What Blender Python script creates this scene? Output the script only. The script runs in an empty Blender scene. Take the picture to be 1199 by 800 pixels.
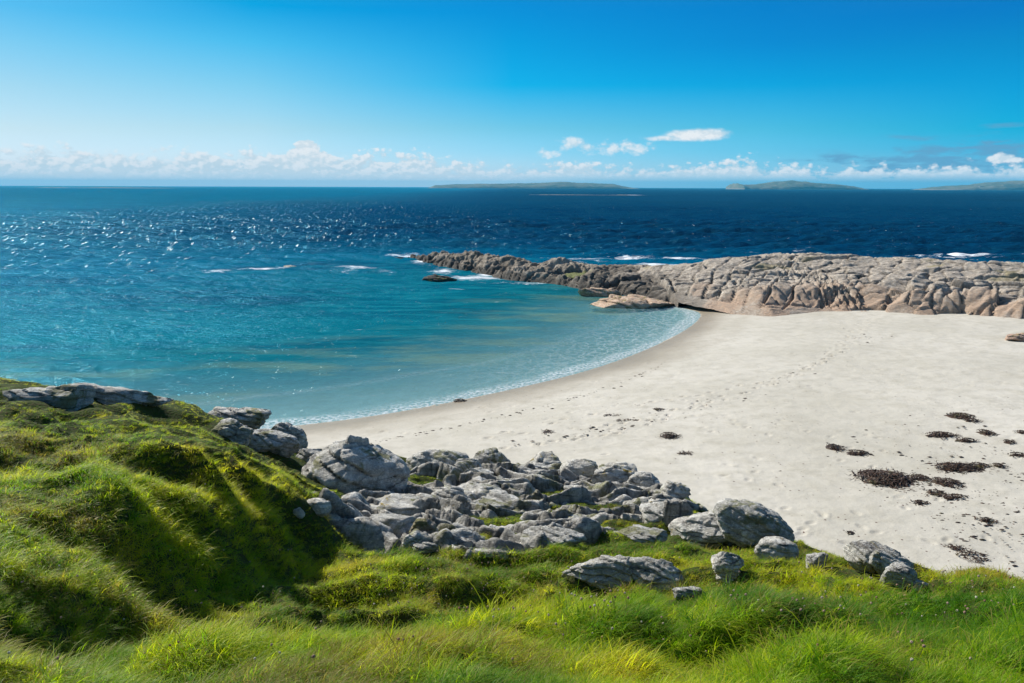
import bpy, bmesh, math, random
import numpy as np
from mathutils import Vector, Matrix, Euler

scene = bpy.context.scene
COL = scene.collection
R = math.radians
rng = np.random.default_rng(7)
random.seed(7)

# ------------------------------------------------------------------ camera
F = 932.0
PITCH = math.atan(181.0 / F)
ROLL = R(0.19)
CAMZ = 10.0
cam_d = bpy.data.cameras.new("camera")
cam_d.sensor_width = 36.0
cam_d.lens = F / 1199.0 * 36.0
cam_d.clip_start = 0.1
cam_d.clip_end = 200000.0
cam = bpy.data.objects.new("camera", cam_d)
COL.objects.link(cam)
CROT = Matrix.Rotation(math.pi / 2 - PITCH, 4, 'X') @ Matrix.Rotation(ROLL, 4, 'Z')
cam.matrix_world = Matrix.Translation((0, 0, CAMZ)) @ CROT
scene.camera = cam
C3 = CROT.to_3x3()

def ray(px, py):
    v = C3 @ Vector(((px - 599.5) / F, (400 - py) / F, -1.0))
    return v / v.y            # forward component is 1

def at_Y(px, py, Y):
    v = ray(px, py)
    return (v.x * Y, Y, CAMZ + v.z * Y)

def at_z(px, py, z=0.0):
    v = ray(px, py)
    t = (z - CAMZ) / v.z
    return (v.x * t, t, z)

# ------------------------------------------------------------------ noise
def _h(ix, iy, iz, seed):
    with np.errstate(over='ignore'):
        n = (ix.astype(np.int64) * 374761393 + iy.astype(np.int64) * 668265263
             + iz.astype(np.int64) * 2147483647 + seed * 144269504) & 0xFFFFFFFF
        n = n.astype(np.uint64)
        n = ((n ^ (n >> np.uint64(13))) * np.uint64(1274126177)) & np.uint64(0xFFFFFFFF)
        n = ((n ^ (n >> np.uint64(16))) * np.uint64(2246822519)) & np.uint64(0xFFFFFFFF)
        n = n ^ (n >> np.uint64(15))
    return (n & np.uint64(0xFFFFFF)).astype(np.float64) / float(0x1000000)

def noise3(x, y, z, seed=0):
    x = np.asarray(x, float); y = np.asarray(y, float) + 0 * x; z = np.asarray(z, float) + 0 * x
    ix, iy, iz = np.floor(x), np.floor(y), np.floor(z)
    fx, fy, fz = x - ix, y - iy, z - iz
    u = fx**3 * (fx * (fx * 6 - 15) + 10); v = fy**3 * (fy * (fy * 6 - 15) + 10); w = fz**3 * (fz * (fz * 6 - 15) + 10)
    r = 0
    for dx in (0, 1):
        for dy in (0, 1):
            for dz in (0, 1):
                r = r + _h(ix + dx, iy + dy, iz + dz, seed) * (u if dx else 1 - u) * (v if dy else 1 - v) * (w if dz else 1 - w)
    return r * 2 - 1

def noise2(x, y, seed=0):
    x = np.asarray(x, float); y = np.asarray(y, float) + 0 * x
    ix, iy = np.floor(x), np.floor(y)
    fx, fy = x - ix, y - iy
    u = fx**3 * (fx * (fx * 6 - 15) + 10); v = fy**3 * (fy * (fy * 6 - 15) + 10)
    o = np.zeros_like(ix)
    a = _h(ix, iy, o, seed); b = _h(ix + 1, iy, o, seed); c = _h(ix, iy + 1, o, seed); d = _h(ix + 1, iy + 1, o, seed)
    return (a * (1 - u) * (1 - v) + b * u * (1 - v) + c * (1 - u) * v + d * u * v) * 2 - 1

def fbm2(x, y, o=4, seed=0, g=0.5):
    s = 0; a = 1; t = 0
    for i in range(o):
        s = s + a * noise2(x * 2**i + 17.3 * i, y * 2**i + 9.1 * i, seed + i); t += a; a *= g
    return s / t

def fbm3(x, y, z, o=4, seed=0, g=0.5):
    s = 0; a = 1; t = 0
    for i in range(o):
        s = s + a * noise3(x * 2**i + 17.3 * i, y * 2**i + 9.1 * i, z * 2**i, seed + i); t += a; a *= g
    return s / t

def voro2(x, y, seed=0, jit=0.85):
    ix, iy = np.floor(x), np.floor(y)
    f1 = np.full(x.shape, 9.0); f2 = np.full(x.shape, 9.0); cid = np.zeros(x.shape); z0 = np.zeros_like(ix)
    cx = np.zeros(x.shape); cy = np.zeros(x.shape)
    for dx in (-1, 0, 1):
        for dy in (-1, 0, 1):
            jx, jy = ix + dx, iy + dy
            px = jx + 0.5 + jit * (_h(jx, jy, z0, seed) - 0.5); py = jy + 0.5 + jit * (_h(jx, jy, z0, seed + 1) - 0.5)
            d = np.hypot(px - x, py - y); c = _h(jx, jy, z0, seed + 2)
            m = d < f1
            f2 = np.where(m, f1, np.minimum(f2, d)); cid = np.where(m, c, cid)
            cx = np.where(m, px, cx); cy = np.where(m, py, cy); f1 = np.where(m, d, f1)
    return f1, f2, cid, cx - x, cy - y

def voro3(x, y, z, seed=0, jit=0.85):
    ix, iy, iz = np.floor(x), np.floor(y), np.floor(z)
    f1 = np.full(x.shape, 9.0); f2 = np.full(x.shape, 9.0); cid = np.zeros(x.shape)
    for dx in (-1, 0, 1):
        for dy in (-1, 0, 1):
            for dz in (-1, 0, 1):
                jx, jy, jz = ix + dx, iy + dy, iz + dz
                qx = jx + .5 + jit * (_h(jx, jy, jz, seed) - .5); qy = jy + .5 + jit * (_h(jx, jy, jz, seed + 1) - .5)
                qz = jz + .5 + jit * (_h(jx, jy, jz, seed + 3) - .5)
                d = np.sqrt((qx - x)**2 + (qy - y)**2 + (qz - z)**2); c = _h(jx, jy, jz, seed + 2)
                m = d < f1
                f2 = np.where(m, f1, np.minimum(f2, d)); cid = np.where(m, c, cid); f1 = np.where(m, d, f1)
    return f1, f2, cid

def sstep(a, b, x):
    t = np.clip((x - a) / (b - a), 0, 1)
    return t * t * (3 - 2 * t)

# ------------------------------------------------------------------ mesh helpers
def mesh_np(name, V, faces, mat=None, smooth=True, attrs=None, parent=None, link=True, origin=None):
    me = bpy.data.meshes.new(name)
    V = np.asarray(V, np.float64)
    if origin is not None:
        V = V - np.array(origin)
    faces = np.asarray(faces, np.int32)
    n = faces.shape[1]
    me.vertices.add(len(V)); me.vertices.foreach_set('co', V.astype(np.float32).ravel())
    me.loops.add(faces.size); me.loops.foreach_set('vertex_index', faces.ravel())
    me.polygons.add(len(faces)); me.polygons.foreach_set('loop_start', np.arange(0, faces.size, n, dtype=np.int32))
    me.polygons.foreach_set('use_smooth', np.full(len(faces), smooth))
    for k, a in (attrs or {}).items():
        a = np.asarray(a, np.float32)
        if a.ndim == 1:
            at = me.attributes.new(k, 'FLOAT', 'POINT'); at.data.foreach_set('value', a)
        else:
            at = me.attributes.new(k, 'FLOAT_COLOR', 'POINT')
            at.data.foreach_set('color', np.hstack([a, np.ones((len(a), 1))]).astype(np.float32).ravel())
    me.update(); me.validate()
    if mat: me.materials.append(mat)
    o = bpy.data.objects.new(name, me)
    if origin is not None: o.location = origin
    if link: COL.objects.link(o)
    if parent: o.parent = parent
    return o

def grid_faces(nu, nv):     # verts index i*nv + j
    i, j = np.meshgrid(np.arange(nu - 1), np.arange(nv - 1), indexing='ij')
    a = (i * nv + j).ravel()
    return np.stack([a, a + nv, a + nv + 1, a + 1], 1)

def cull(V, faces, keep, attrs):
    f = faces[keep[faces].any(1)]
    used = np.zeros(len(V), bool); used[f.ravel()] = True
    idx = np.cumsum(used) - 1
    return V[used], idx[f], {k: np.asarray(a)[used] for k, a in attrs.items()}

def tag(o, label=None, cat=None, group=None, kind=None):
    if label: o['label'] = label
    if cat: o['category'] = cat
    if group: o['group'] = group
    if kind: o['kind'] = kind
    return o

# ------------------------------------------------------------------ node helpers
class NT:
    def __init__(s, tree):
        s.t = tree; tree.nodes.clear()
    def n(s, typ, **kw):
        nd = s.t.nodes.new(typ)
        for k, v in kw.items():
            if k == 'inp':
                for a, b in v.items():
                    sock = nd.inputs[a]
                    if isinstance(b, bpy.types.NodeSocket): s.t.links.new(b, sock)
                    else: sock.default_value = b
            else: setattr(nd, k, v)
        return nd
    def l(s, a, b): s.t.links.new(a, b)
    def noise(s, scale, detail=4, rough=.55, vec=None, dist=0, out='Fac'):
        nd = s.n('ShaderNodeTexNoise', inp={'Scale': scale, 'Detail': detail, 'Roughness': rough, 'Distortion': dist})
        if vec is not None: s.l(vec, nd.inputs['Vector'])
        return nd.outputs[out]
    def ramp(s, fac, stops, interp='LINEAR'):
        nd = s.n('ShaderNodeValToRGB'); cr = nd.color_ramp; cr.interpolation = interp
        while len(cr.elements) < len(stops): cr.elements.new(0.5)
        for e, (p, c) in zip(cr.elements, stops):
            e.position = p; e.color = (*c, 1) if len(c) == 3 else c
        s.l(fac, nd.inputs[0]); return nd.outputs[0]
    def mix(s, fac, a, b, blend='MIX'):
        nd = s.n('ShaderNodeMix', data_type='RGBA', blend_type=blend)
        for sock, v in ((nd.inputs[0], fac), (nd.inputs[6], a), (nd.inputs[7], b)):
            if isinstance(v, bpy.types.NodeSocket): s.l(v, sock)
            elif isinstance(v, (int, float)): sock.default_value = v
            else: sock.default_value = (*v, 1)
        return nd.outputs[2]
    def math(s, op, a, b=None, c=None, clamp=False):
        nd = s.n('ShaderNodeMath', operation=op, use_clamp=clamp)
        for i, v in enumerate((a, b, c)):
            if v is None: continue
            if isinstance(v, bpy.types.NodeSocket): s.l(v, nd.inputs[i])
            else: nd.inputs[i].default_value = v
        return nd.outputs[0]
    def mr(s, v, a, b, c=0., d=1., smooth=False):
        nd = s.n('ShaderNodeMapRange', interpolation_type='SMOOTHSTEP' if smooth else 'LINEAR')
        s.l(v, nd.inputs[0])
        for i, q in enumerate((a, b, c, d)): nd.inputs[i + 1].default_value = q
        return nd.outputs[0]
    def attr(s, name, out='Fac', typ='GEOMETRY'):
        return s.n('ShaderNodeAttribute', attribute_name=name, attribute_type=typ).outputs[out]
    def bump(s, h, strength=.5, dist=.05, normal=None):
        nd = s.n('ShaderNodeBump', inp={'Strength': strength, 'Distance': dist}); s.l(h, nd.inputs['Height'])
        if normal is not None: s.l(normal, nd.inputs['Normal'])
        return nd.outputs[0]
    def mapping(s, vec, scale=(1, 1, 1), rot=(0, 0, 0)):
        nd = s.n('ShaderNodeMapping', inp={'Scale': scale, 'Rotation': rot}); s.l(vec, nd.inputs['Vector']); return nd.outputs[0]

def material(name):
    m = bpy.data.materials.new(name); m.use_nodes = True
    t = NT(m.node_tree)
    return m, t
def finish(t, shader):
    o = t.n('ShaderNodeOutputMaterial'); t.l(shader, o.inputs['Surface']); return o
def principled(t, col, rough=.8, normal=None, spec=.3):
    p = t.n('ShaderNodeBsdfPrincipled')
    for k, v in (('Base Color', col), ('Roughness', rough), ('Normal', normal), ('Specular IOR Level', spec)):
        if v is None: continue
        if isinstance(v, bpy.types.NodeSocket): t.l(v, p.inputs[k])
        elif isinstance(v, (int, float)): p.inputs[k].default_value = v
        else: p.inputs[k].default_value = (*v, 1)
    return p.outputs[0]

# ------------------------------------------------------------------ world, sun
SUN_AZ, SUN_EL = R(-49), R(36)
w = bpy.data.worlds.new("World"); scene.world = w; w.use_nodes = True
t = NT(w.node_tree)
sky = t.n('ShaderNodeTexSky', sky_type='NISHITA', sun_disc=False, sun_elevation=SUN_EL, sun_rotation=SUN_AZ,
          altitude=0, air_density=1.0, dust_density=0.6, ozone_density=2.5)
hs = t.n('ShaderNodeHueSaturation', inp={'Hue': .5, 'Saturation': 1.15, 'Value': 1.0, 'Fac': 1.0}); t.l(sky.outputs[0], hs.inputs['Color'])
tc = t.n('ShaderNodeTexCoord')
sep = t.n('ShaderNodeSeparateXYZ'); t.l(tc.outputs['Generated'], sep.inputs[0])
AZ = t.math('MULTIPLY', t.math('ARCTAN2', sep.outputs[0], sep.outputs[1]), F)
hyp = t.math('SQRT', t.math('ADD', t.math('POWER', sep.outputs[0], 2.0), t.math('POWER', sep.outputs[1], 2.0)))
EL = t.math('MULTIPLY', t.math('ARCTAN2', sep.outputs[2], hyp), F)          # both in units of 1/932 rad
def ae(px, py):
    v = ray(px, py); return math.atan2(v.x, v.y) * F, math.atan2(v.z, math.hypot(v.x, v.y)) * F
# the filtered blue of the photograph's sky: paler low and towards the sun, deep and saturated aloft and to the right
SKYT = {15: [(0.1228, 0.5099, 0.6962), (0.2507, 0.5636, 0.6937), (0.3845, 0.5819, 0.6937), (0.4896, 0.6082, 0.7707), (0.5443, 0.7001, 1.1355)], 300: [(0.004, 0.4733, 0.717), (0.1083, 0.5891, 0.7785), (0.292, 0.6357, 0.7802), (0.4804, 0.6705, 0.8347), (0.6281, 0.8192, 1.2678)], 600: [(0.004, 0.4438, 0.7856), (0.004, 0.5084, 0.8152), (0.0084, 0.5741, 0.8833), (0.2506, 0.6731, 0.933), (0.555, 0.9105, 1.4935)], 900: [(0.004, 0.4238, 0.8217), (0.004, 0.4495, 0.8444), (0.004, 0.5791, 0.9471), (0.1345, 0.7007, 1.0454), (0.3295, 0.889, 1.5966)], 1180: [(0.004, 0.4101, 0.8512), (0.004, 0.4916, 0.865), (0.004, 0.5733, 0.9934), (0.0128, 0.6572, 1.1015), (0.1961, 0.7512, 1.5468)]}
cols = []
for px_, tints in SKYT.items():
    st = [(ae(px_, yy)[1] / 700, tuple(q * .5 for q in c_)) for yy, c_ in zip((5, 50, 100, 150, 205), tints)][::-1]
    st += [(.62, (.18, .34, .42)), (1.0, (.36, .42, .46))]
    cols.append((ae(px_, 120)[0], t.ramp(t.mr(EL, 0, 700), st)))
tintc = cols[0][1]
for (u0, _), (u1, c1_) in zip(cols[:-1], cols[1:]): tintc = t.mix(t.mr(AZ, u0, u1), tintc, c1_)
c2 = t.mix(1.0, t.mix(1.0, sky.outputs[0], tintc, 'MULTIPLY'), (2, 2, 2), 'MULTIPLY')
def cxyz(u, v, sx_, sy_, seedz):
    c = t.n('ShaderNodeCombineXYZ'); t.l(t.math('MULTIPLY', u, 1 / sx_), c.inputs[0]); t.l(t.math('MULTIPLY', v, 1 / sy_), c.inputs[1]); c.inputs[2].default_value = seedz; return c.outputs[0]
def noise2d(sc, det, ro, vec):
    nd = t.n('ShaderNodeTexNoise', noise_dimensions='2D', inp={'Scale': sc, 'Detail': det, 'Roughness': ro}); t.l(vec, nd.inputs['Vector']); return nd.outputs['Fac']
def puff(u, v):
    n_ = noise2d(1.0, 5, .62, cxyz(u, v, 30, 17, 1.3))
    vo = t.n('ShaderNodeTexVoronoi', feature='F1', voronoi_dimensions='2D', inp={'Scale': 1.0, 'Detail': 2.0, 'Roughness': .6}); t.l(cxyz(u, v, 15, 10, 4.2), vo.inputs['Vector'])
    return t.math('ADD', t.math('MULTIPLY', n_, .85), t.math('MULTIPLY', t.math('SUBTRACT', 1.0, vo.outputs['Distance']), .26))     # about .3 to .9
p0 = puff(AZ, EL); p1 = puff(t.math('ADD', AZ, -3.2), t.math('ADD', EL, 3.4))
relief = t.math('SUBTRACT', p0, p1)
def gauss(px, py, rx, ry, a=1.0):
    u0, v0 = ae(px, py)
    q = t.math('ADD', t.math('POWER', t.math('DIVIDE', t.math('ABSOLUTE', t.math('SUBTRACT', AZ, u0)), rx), 2.0), t.math('POWER', t.math('DIVIDE', t.math('ABSOLUTE', t.math('SUBTRACT', EL, v0)), ry), 2.0))
    return t.math('MULTIPLY', t.math('EXPONENT', t.math('MULTIPLY', q, -1.0)), a)
def fmax(*a):
    r_ = a[0]
    for b_ in a[1:]: r_ = t.math('MAXIMUM', r_, b_)
    return r_
# the bank: its top edge by azimuth
topc = t.n('ShaderNodeFloatCurve'); cm = topc.mapping.curves[0]
pts = [(-560, 33), (-480, 34), (-400, 34), (-330, 33), (-290, 34), (-262, 33), (-225, 40), (-190, 33), (-120, 36), (-80, 30), (-20, 23), (60, 24), (150, 20), (215, 25), (280, 27), (330, 20), (400, 22), (460, 20), (560, 24)]
while len(cm.points) < len(pts): cm.points.new(.5, .5)
for p_, (a_, b_) in zip(cm.points, pts): p_.location = ((a_ + 600) / 1200, b_ / 60)
topc.mapping.update(); t.l(t.mr(AZ, -600, 600), topc.inputs['Value'])
TOP = t.math('MULTIPLY_ADD', topc.outputs[0], 60.0, 5.0)
dens = t.math('ADD', t.math('DIVIDE', t.math('SUBTRACT', TOP, EL), 13.0), t.math('MULTIPLY', t.math('SUBTRACT', p0, .54), 3.4))
leftw = t.mr(AZ, 150, -60, 0, 1, True)
lowfade = t.math('MAXIMUM', leftw, t.mr(EL, 5, 17, 0, 1, True))
mb = t.math('MULTIPLY', t.mr(dens, -.05, .65, 0, 1, True), lowfade)
def blob(g, lo, hi, k=2.6): return t.math('MULTIPLY', t.mr(g, .05, .25, 0, 1, True), t.mr(t.math('ADD', g, t.math('MULTIPLY', t.math('SUBTRACT', p0, .54), k)), lo, hi, 0, 1, True))
tower = blob(fmax(gauss(360, 187, 32, 15, 1.6), gauss(360, 175, 16, 11, 1.5), gauss(338, 190, 24, 11, 1.3)), .46, .66, 1.25)
lens = blob(fmax(gauss(815, 158, 38, 7.5, 1.35), gauss(785, 162, 46, 4.5, .9)), .34, .95, .6)
puffs = t.math('MULTIPLY', blob(fmax(gauss(668, 170, 17, 10, 1.0), gauss(690, 173, 26, 8, .9), gauss(735, 171, 30, 7, .9), gauss(640, 179, 22, 6, .8), gauss(710, 174, 60, 7, .95)), .16, 1.0, 2.0), .85)
sheetn = noise2d(1.0, 4, .65, cxyz(AZ, EL, 46, 9, 8.1))
sheetg = fmax(gauss(1110, 188, 120, 12, 1), gauss(1060, 183, 60, 5, .8), gauss(1195, 180, 60, 16, 1))
sheet = t.math('MULTIPLY', t.mr(sheetg, .05, .4, 0, .85, True), t.mr(t.math('ADD', sheetg, t.math('MULTIPLY', t.math('SUBTRACT', sheetn, .5), 3.0)), .25, 1.0, 0, 1, True))
streakg = fmax(gauss(1078, 161, 36, 4.5, 1), gauss(1185, 146, 30, 3.5, .9), gauss(1130, 172, 26, 3, .6))
streak = t.math('MULTIPLY', t.mr(t.math('ADD', streakg, t.math('MULTIPLY', t.math('SUBTRACT', sheetn, .5), 1.8)), .4, 1.1, 0, 1, True), t.mr(streakg, .05, .4, 0, .55, True))
wpuff = blob(fmax(gauss(1172, 186, 20, 6.5, 1.2), gauss(1190, 187, 16, 5, 1.0)), .5, .9, 1.2)
lit = t.math('ADD', t.mr(relief, -.07, .11, 0, 1), t.mr(EL, 10, 45, -.05, .12), clamp=True)
lit = t.math('MAXIMUM', lit, t.mr(EL, 20, 4, 0, .95))
W_ = 6.9
ccol = t.mix(lit, (.74 * W_, .87 * W_, .95 * W_), (1.02 * W_, 1.05 * W_, 1.07 * W_))
# grey sheet first, then white clouds over it
haz = t.mix(t.math('MULTIPLY', t.mr(EL, 42, 0, 0, 1, True), t.mr(AZ, 250, -450, .25, 1.0)), c2, (.93 * W_, 1.0 * W_, 1.05 * W_))
k1 = t.mix(fmax(sheet, streak), haz, (.155 * W_, .40 * W_, .64 * W_))
k2 = t.mix(mb, k1, ccol)
k3 = t.mix(fmax(tower, lens, puffs, wpuff), k2, t.mix(.12, ccol, (W_, W_, W_)))
bg = t.n('ShaderNodeBackground', inp={'Strength': 0.0758}); t.l(k3, bg.inputs['Color'])
wo = t.n('ShaderNodeOutputWorld'); t.l(bg.outputs[0], wo.inputs['Surface'])

sd = bpy.data.lights.new("sun", 'SUN'); sd.energy = 4.3; sd.angle = R(0.53); sd.color = (1.0, 0.95, 0.87)
sun = bpy.data.objects.new("sun", sd); COL.objects.link(sun)
SUNV = Vector((math.sin(SUN_AZ) * math.cos(SUN_EL), math.cos(SUN_AZ) * math.cos(SUN_EL), math.sin(SUN_EL)))
sun.rotation_euler = SUNV.to_track_quat('Z', 'Y').to_euler(); sun.location = (-30, 30, 60)

# ------------------------------------------------------------------ shoreline / beach height
shore_px = [(150, 520), (250, 510), (345, 499), (430, 489), (520, 473), (600, 456), (680, 437), (740, 417), (790, 395), (818, 376), (822, 366), (800, 361)]
SH = [at_z(x, y, 0)[:2] for x, y in shore_px]
def smooth_poly(P, it=3):
    P = np.array(P)
    for _ in range(it):
        Q = [P[0]]
        for a, b in zip(P[:-1], P[1:]): Q += [a * .75 + b * .25, a * .25 + b * .75]
        Q.append(P[-1]); P = np.array(Q)
    return P
SHc = smooth_poly([(-40, 26), (-24, 29)] + SH, 2)
land_poly = np.vstack([SHc, np.array([(17, 70.5), (22, 74), (34, 76), (50, 76), (90, 80), (90, -60), (-90, -60), (-90, 20)])])

def seg_dist(x, y, P):
    d = np.full(x.shape, 1e9)
    for a, b in zip(P[:-1], P[1:]):
        ab = b - a; L = ab @ ab
        if L < 1e-12: continue
        tt = np.clip(((x - a[0]) * ab[0] + (y - a[1]) * ab[1]) / L, 0, 1)
        d = np.minimum(d, np.hypot(x - a[0] - tt * ab[0], y - a[1] - tt * ab[1]))
    return d
def inside(x, y, P):
    r = np.zeros(x.shape, bool); n = len(P)
    for i in range(n):
        x1, y1 = P[i]; x2, y2 = P[(i + 1) % n]
        if y1 == y2: continue
        c = ((y1 > y) != (y2 > y)) & (x < (x2 - x1) * (y - y1) / (y2 - y1) + x1)
        r ^= c
    return r
def shore_sd(x, y):      # positive on land
    d = seg_dist(x, y, SHc)
    ins = inside(x, y, land_poly)
    return np.where(ins, d, -d)
def beach_z(x, y, sd=None):
    if sd is None: sd = shore_sd(x, y)
    up = 1.25 * (1 - np.exp(-np.maximum(sd, 0) / 13)) + 0.012 * np.maximum(sd, 0)
    dn = -0.055 * np.maximum(-sd, 0) - 0.0011 * np.maximum(-sd, 0)**2
    return np.where(sd > 0, up, np.maximum(dn, -9))

# ------------------------------------------------------------------ grassy bank heightfield (control points seen through the photograph, each at its own distance)
GC = []   # (x,y,z)
def gp(px, py, Y): GC.append(at_Y(px, py, Y))
for px, col in {
    -260: [(800, 2.5), (640, 4.6), (520, 7.5), (455, 12), (428, 16)],
    0:    [(800, 3.0), (740, 3.6), (690, 4.2), (640, 4.9), (590, 5.9), (540, 7.4), (500, 9.4), (470, 11.6), (447, 14.2)],
    110:  [(800, 3.1), (755, 3.5), (700, 4.0), (672, 5.0), (640, 5.7), (600, 6.0), (560, 6.9), (520, 8.4), (490, 10.2), (470, 12.4)],
    170:  [(800, 3.5), (770, 4.3), (740, 5.1), (712, 5.7), (655, 6.0), (600, 6.2), (562, 6.5), (530, 8.3), (495, 10.5), (473, 13.2)],
    240:  [(800, 3.5), (775, 4.5), (740, 5.5), (708, 6.3), (670, 6.5), (610, 6.75), (545, 7.3), (520, 8.7), (496, 10.8), (476, 14.0)],
    295:  [(800, 3.4), (770, 4.7), (738, 5.75), (684, 7.15), (650, 7.3), (610, 7.5), (562, 8.0), (532, 10.5), (512, 13.2)],
    345:  [(800, 3.4), (768, 4.9), (730, 5.9), (690, 7.2), (655, 8.1), (612, 8.3), (580, 8.8), (562, 12.), (540, 14.5)],
    430:  [(800, 3.3), (765, 4.2), (738, 6.0), (705, 6.5), (680, 7.2), (650, 8.4), (620, 10.0), (590, 12.), (560, 14.4), (545, 16)],
    520:  [(800, 3.2), (768, 3.8), (745, 4.4), (728, 6.0), (694, 6.5), (670, 7.5), (645, 8.8), (610, 11.), (575, 13.7), (555, 16)],
    620:  [(800, 3.1), (762, 3.7), (732, 4.6), (722, 6.1), (690, 6.6), (670, 7.5), (645, 8.8), (610, 11.), (580, 13.5), (558, 16)],
    720:  [(800, 3.1), (755, 3.8), (720, 4.7), (706, 5.9), (685, 6.7), (660, 7.9), (640, 9.), (610, 11.), (585, 13.), (570, 15)],
    830:  [(800, 3.1), (750, 4.0), (715, 5.0), (690, 6.3), (668, 7.4), (645, 8.8), (620, 10.4), (602, 12.)],
    920:  [(800, 3.1), (745, 4.1), (712, 5.2), (688, 6.3), (668, 7.5), (655, 8.8)],
    1020: [(800, 3.1), (745, 4.1), (712, 5.2), (690, 6.3), (676, 7.4), (664, 8.6)],
    1110: [(800, 3.1), (745, 4.1), (712, 5.2), (690, 6.4), (674, 7.5)],
    1210: [(800, 3.2), (750, 4.0), (720, 5.0), (698, 6.1)],
    1400: [(800, 3.2), (750, 4.1), (720, 5.2)]}.items():
    for py, Y in col: gp(px, py, Y)
GC = np.array(GC)
extra = []
for x in (-14, -7, -3, 0, 3, 7, 14): extra += [(x, -1, 8.6 - .02 * abs(x)), (x, -8, 9.2)]
for x in (14, 20, 26): extra += [(x, 4, 6.9 - .02 * x), (x, 8, 4.5)]
extra += [(-22, 4, 8.0), (-22, 12, 7.0), (-30, 8, 7.2), (-30, -4, 8.4), (26, -4, 8.0), (-12, 5, 7.9)]
GC = np.vstack([GC, np.array(extra)])
# drop to the beach past the edge: edge line in plan
edge = np.array([(-60, 22), (-30, 18.5), at_Y(-100, 440, 15.6)[:2], at_Y(0, 445, 15.0)[:2], at_Y(110, 468, 13.6)[:2], at_Y(240, 474, 15.0)[:2], at_Y(300, 505, 15.2)[:2],
                 at_Y(345, 535, 15.6)[:2], at_Y(430, 540, 17.0)[:2], at_Y(520, 548, 17.4)[:2], at_Y(620, 552, 17.2)[:2], at_Y(720, 568, 16)[:2],
                 at_Y(800, 590, 13.8)[:2], at_Y(860, 625, 11.4)[:2], at_Y(920, 648, 9.7)[:2], at_Y(1020, 660, 9.2)[:2], at_Y(1110, 670, 8.0)[:2], at_Y(1210, 692, 6.7)[:2], (6.5, 5.9), (12, 5.4), (30, 5), (60, 4)])
edge_poly = np.vstack([edge, np.array([(60, -60), (-60, -60)])])
def rbf_fit(P, lam=0.002):
    n = len(P); d = np.hypot(P[:, None, 0] - P[None, :, 0], P[:, None, 1] - P[None, :, 1])
    K = d + 0  # linear kernel in r with slight smoothing
    A = np.zeros((n + 3, n + 3)); A[:n, :n] = K - lam * np.eye(n) * 4
    A[:n, n] = 1; A[:n, n + 1] = P[:, 0]; A[:n, n + 2] = P[:, 1]; A[n:, :n] = A[:n, n:].T
    b = np.zeros(n + 3); b[:n] = P[:, 2]
    return np.linalg.solve(A, b)
RW = rbf_fit(GC)
def bank_base(x, y):
    x = np.asarray(x, float); y = np.asarray(y, float)
    r = RW[-3] + RW[-2] * x + RW[-1] * y
    for i in range(len(GC)):
        r = r + RW[i] * np.sqrt((x - GC[i, 0])**2 + (y - GC[i, 1])**2 + 0.03)
    return r
def tl(pts): return np.array([at_Y(*p)[:2] for p in pts])
TRENCH = [(tl([(380, 744, 5.3), (450, 722, 5.9), (520, 715, 6.05), (620, 712, 6.1), (700, 706, 6.1), (770, 697, 6.2)]), .42, .36),
          (tl([(190, 765, 4.5), (250, 756, 4.75), (330, 752, 4.9), (400, 748, 5.1)]), .36, .32),
          (tl([(20, 735, 3.75), (90, 755, 3.65), (150, 785, 3.5), (210, 810, 3.4)]), .34, .34),
          (tl([(820, 770, 3.7), (900, 762, 3.8), (1000, 748, 4.0)]), .3, .20),
          (tl([(640, 768, 3.65), (720, 760, 3.8), (780, 752, 3.9)]), .26, .18),
          (tl([(900, 700, 5.9), (1000, 712, 5.4), (1100, 708, 5.5)]), .3, .16)]
def bank_z(x, y, detail=True, base=None):
    b = bank_base(x, y)
    d = seg_dist(x, y, edge); ins = inside(x, y, edge_poly)
    e = np.where(ins, 0, d)
    b = np.clip(b, 3.5, 9.6)
    if base is not None: b = base
    for P_, wd_, dp_ in TRENCH:
        q = seg_dist(x, y, P_); b = b - dp_ * np.exp(-(q / wd_)**2)
    if detail:
        tus = np.abs(fbm2(x * 1.25, y * 1.5, 2, 205)); b = b + .24 * (.5 - tus * 2.2) * (1 - .5 * sstep(9, 13, y)) * (.55 + .45 * sstep(3.5, 5.5, y))
        b = b + 0.07 * fbm2(x * 0.9, y * 0.9, 3, 5) + 0.035 * fbm2(x * 3.1, y * 3.1, 2, 9)
    return b - 1.05 * e - 0.10 * e * e + 0.25 * fbm2(x * .6, y * .6, 3, 31) * sstep(0.3, 2, e)

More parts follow.
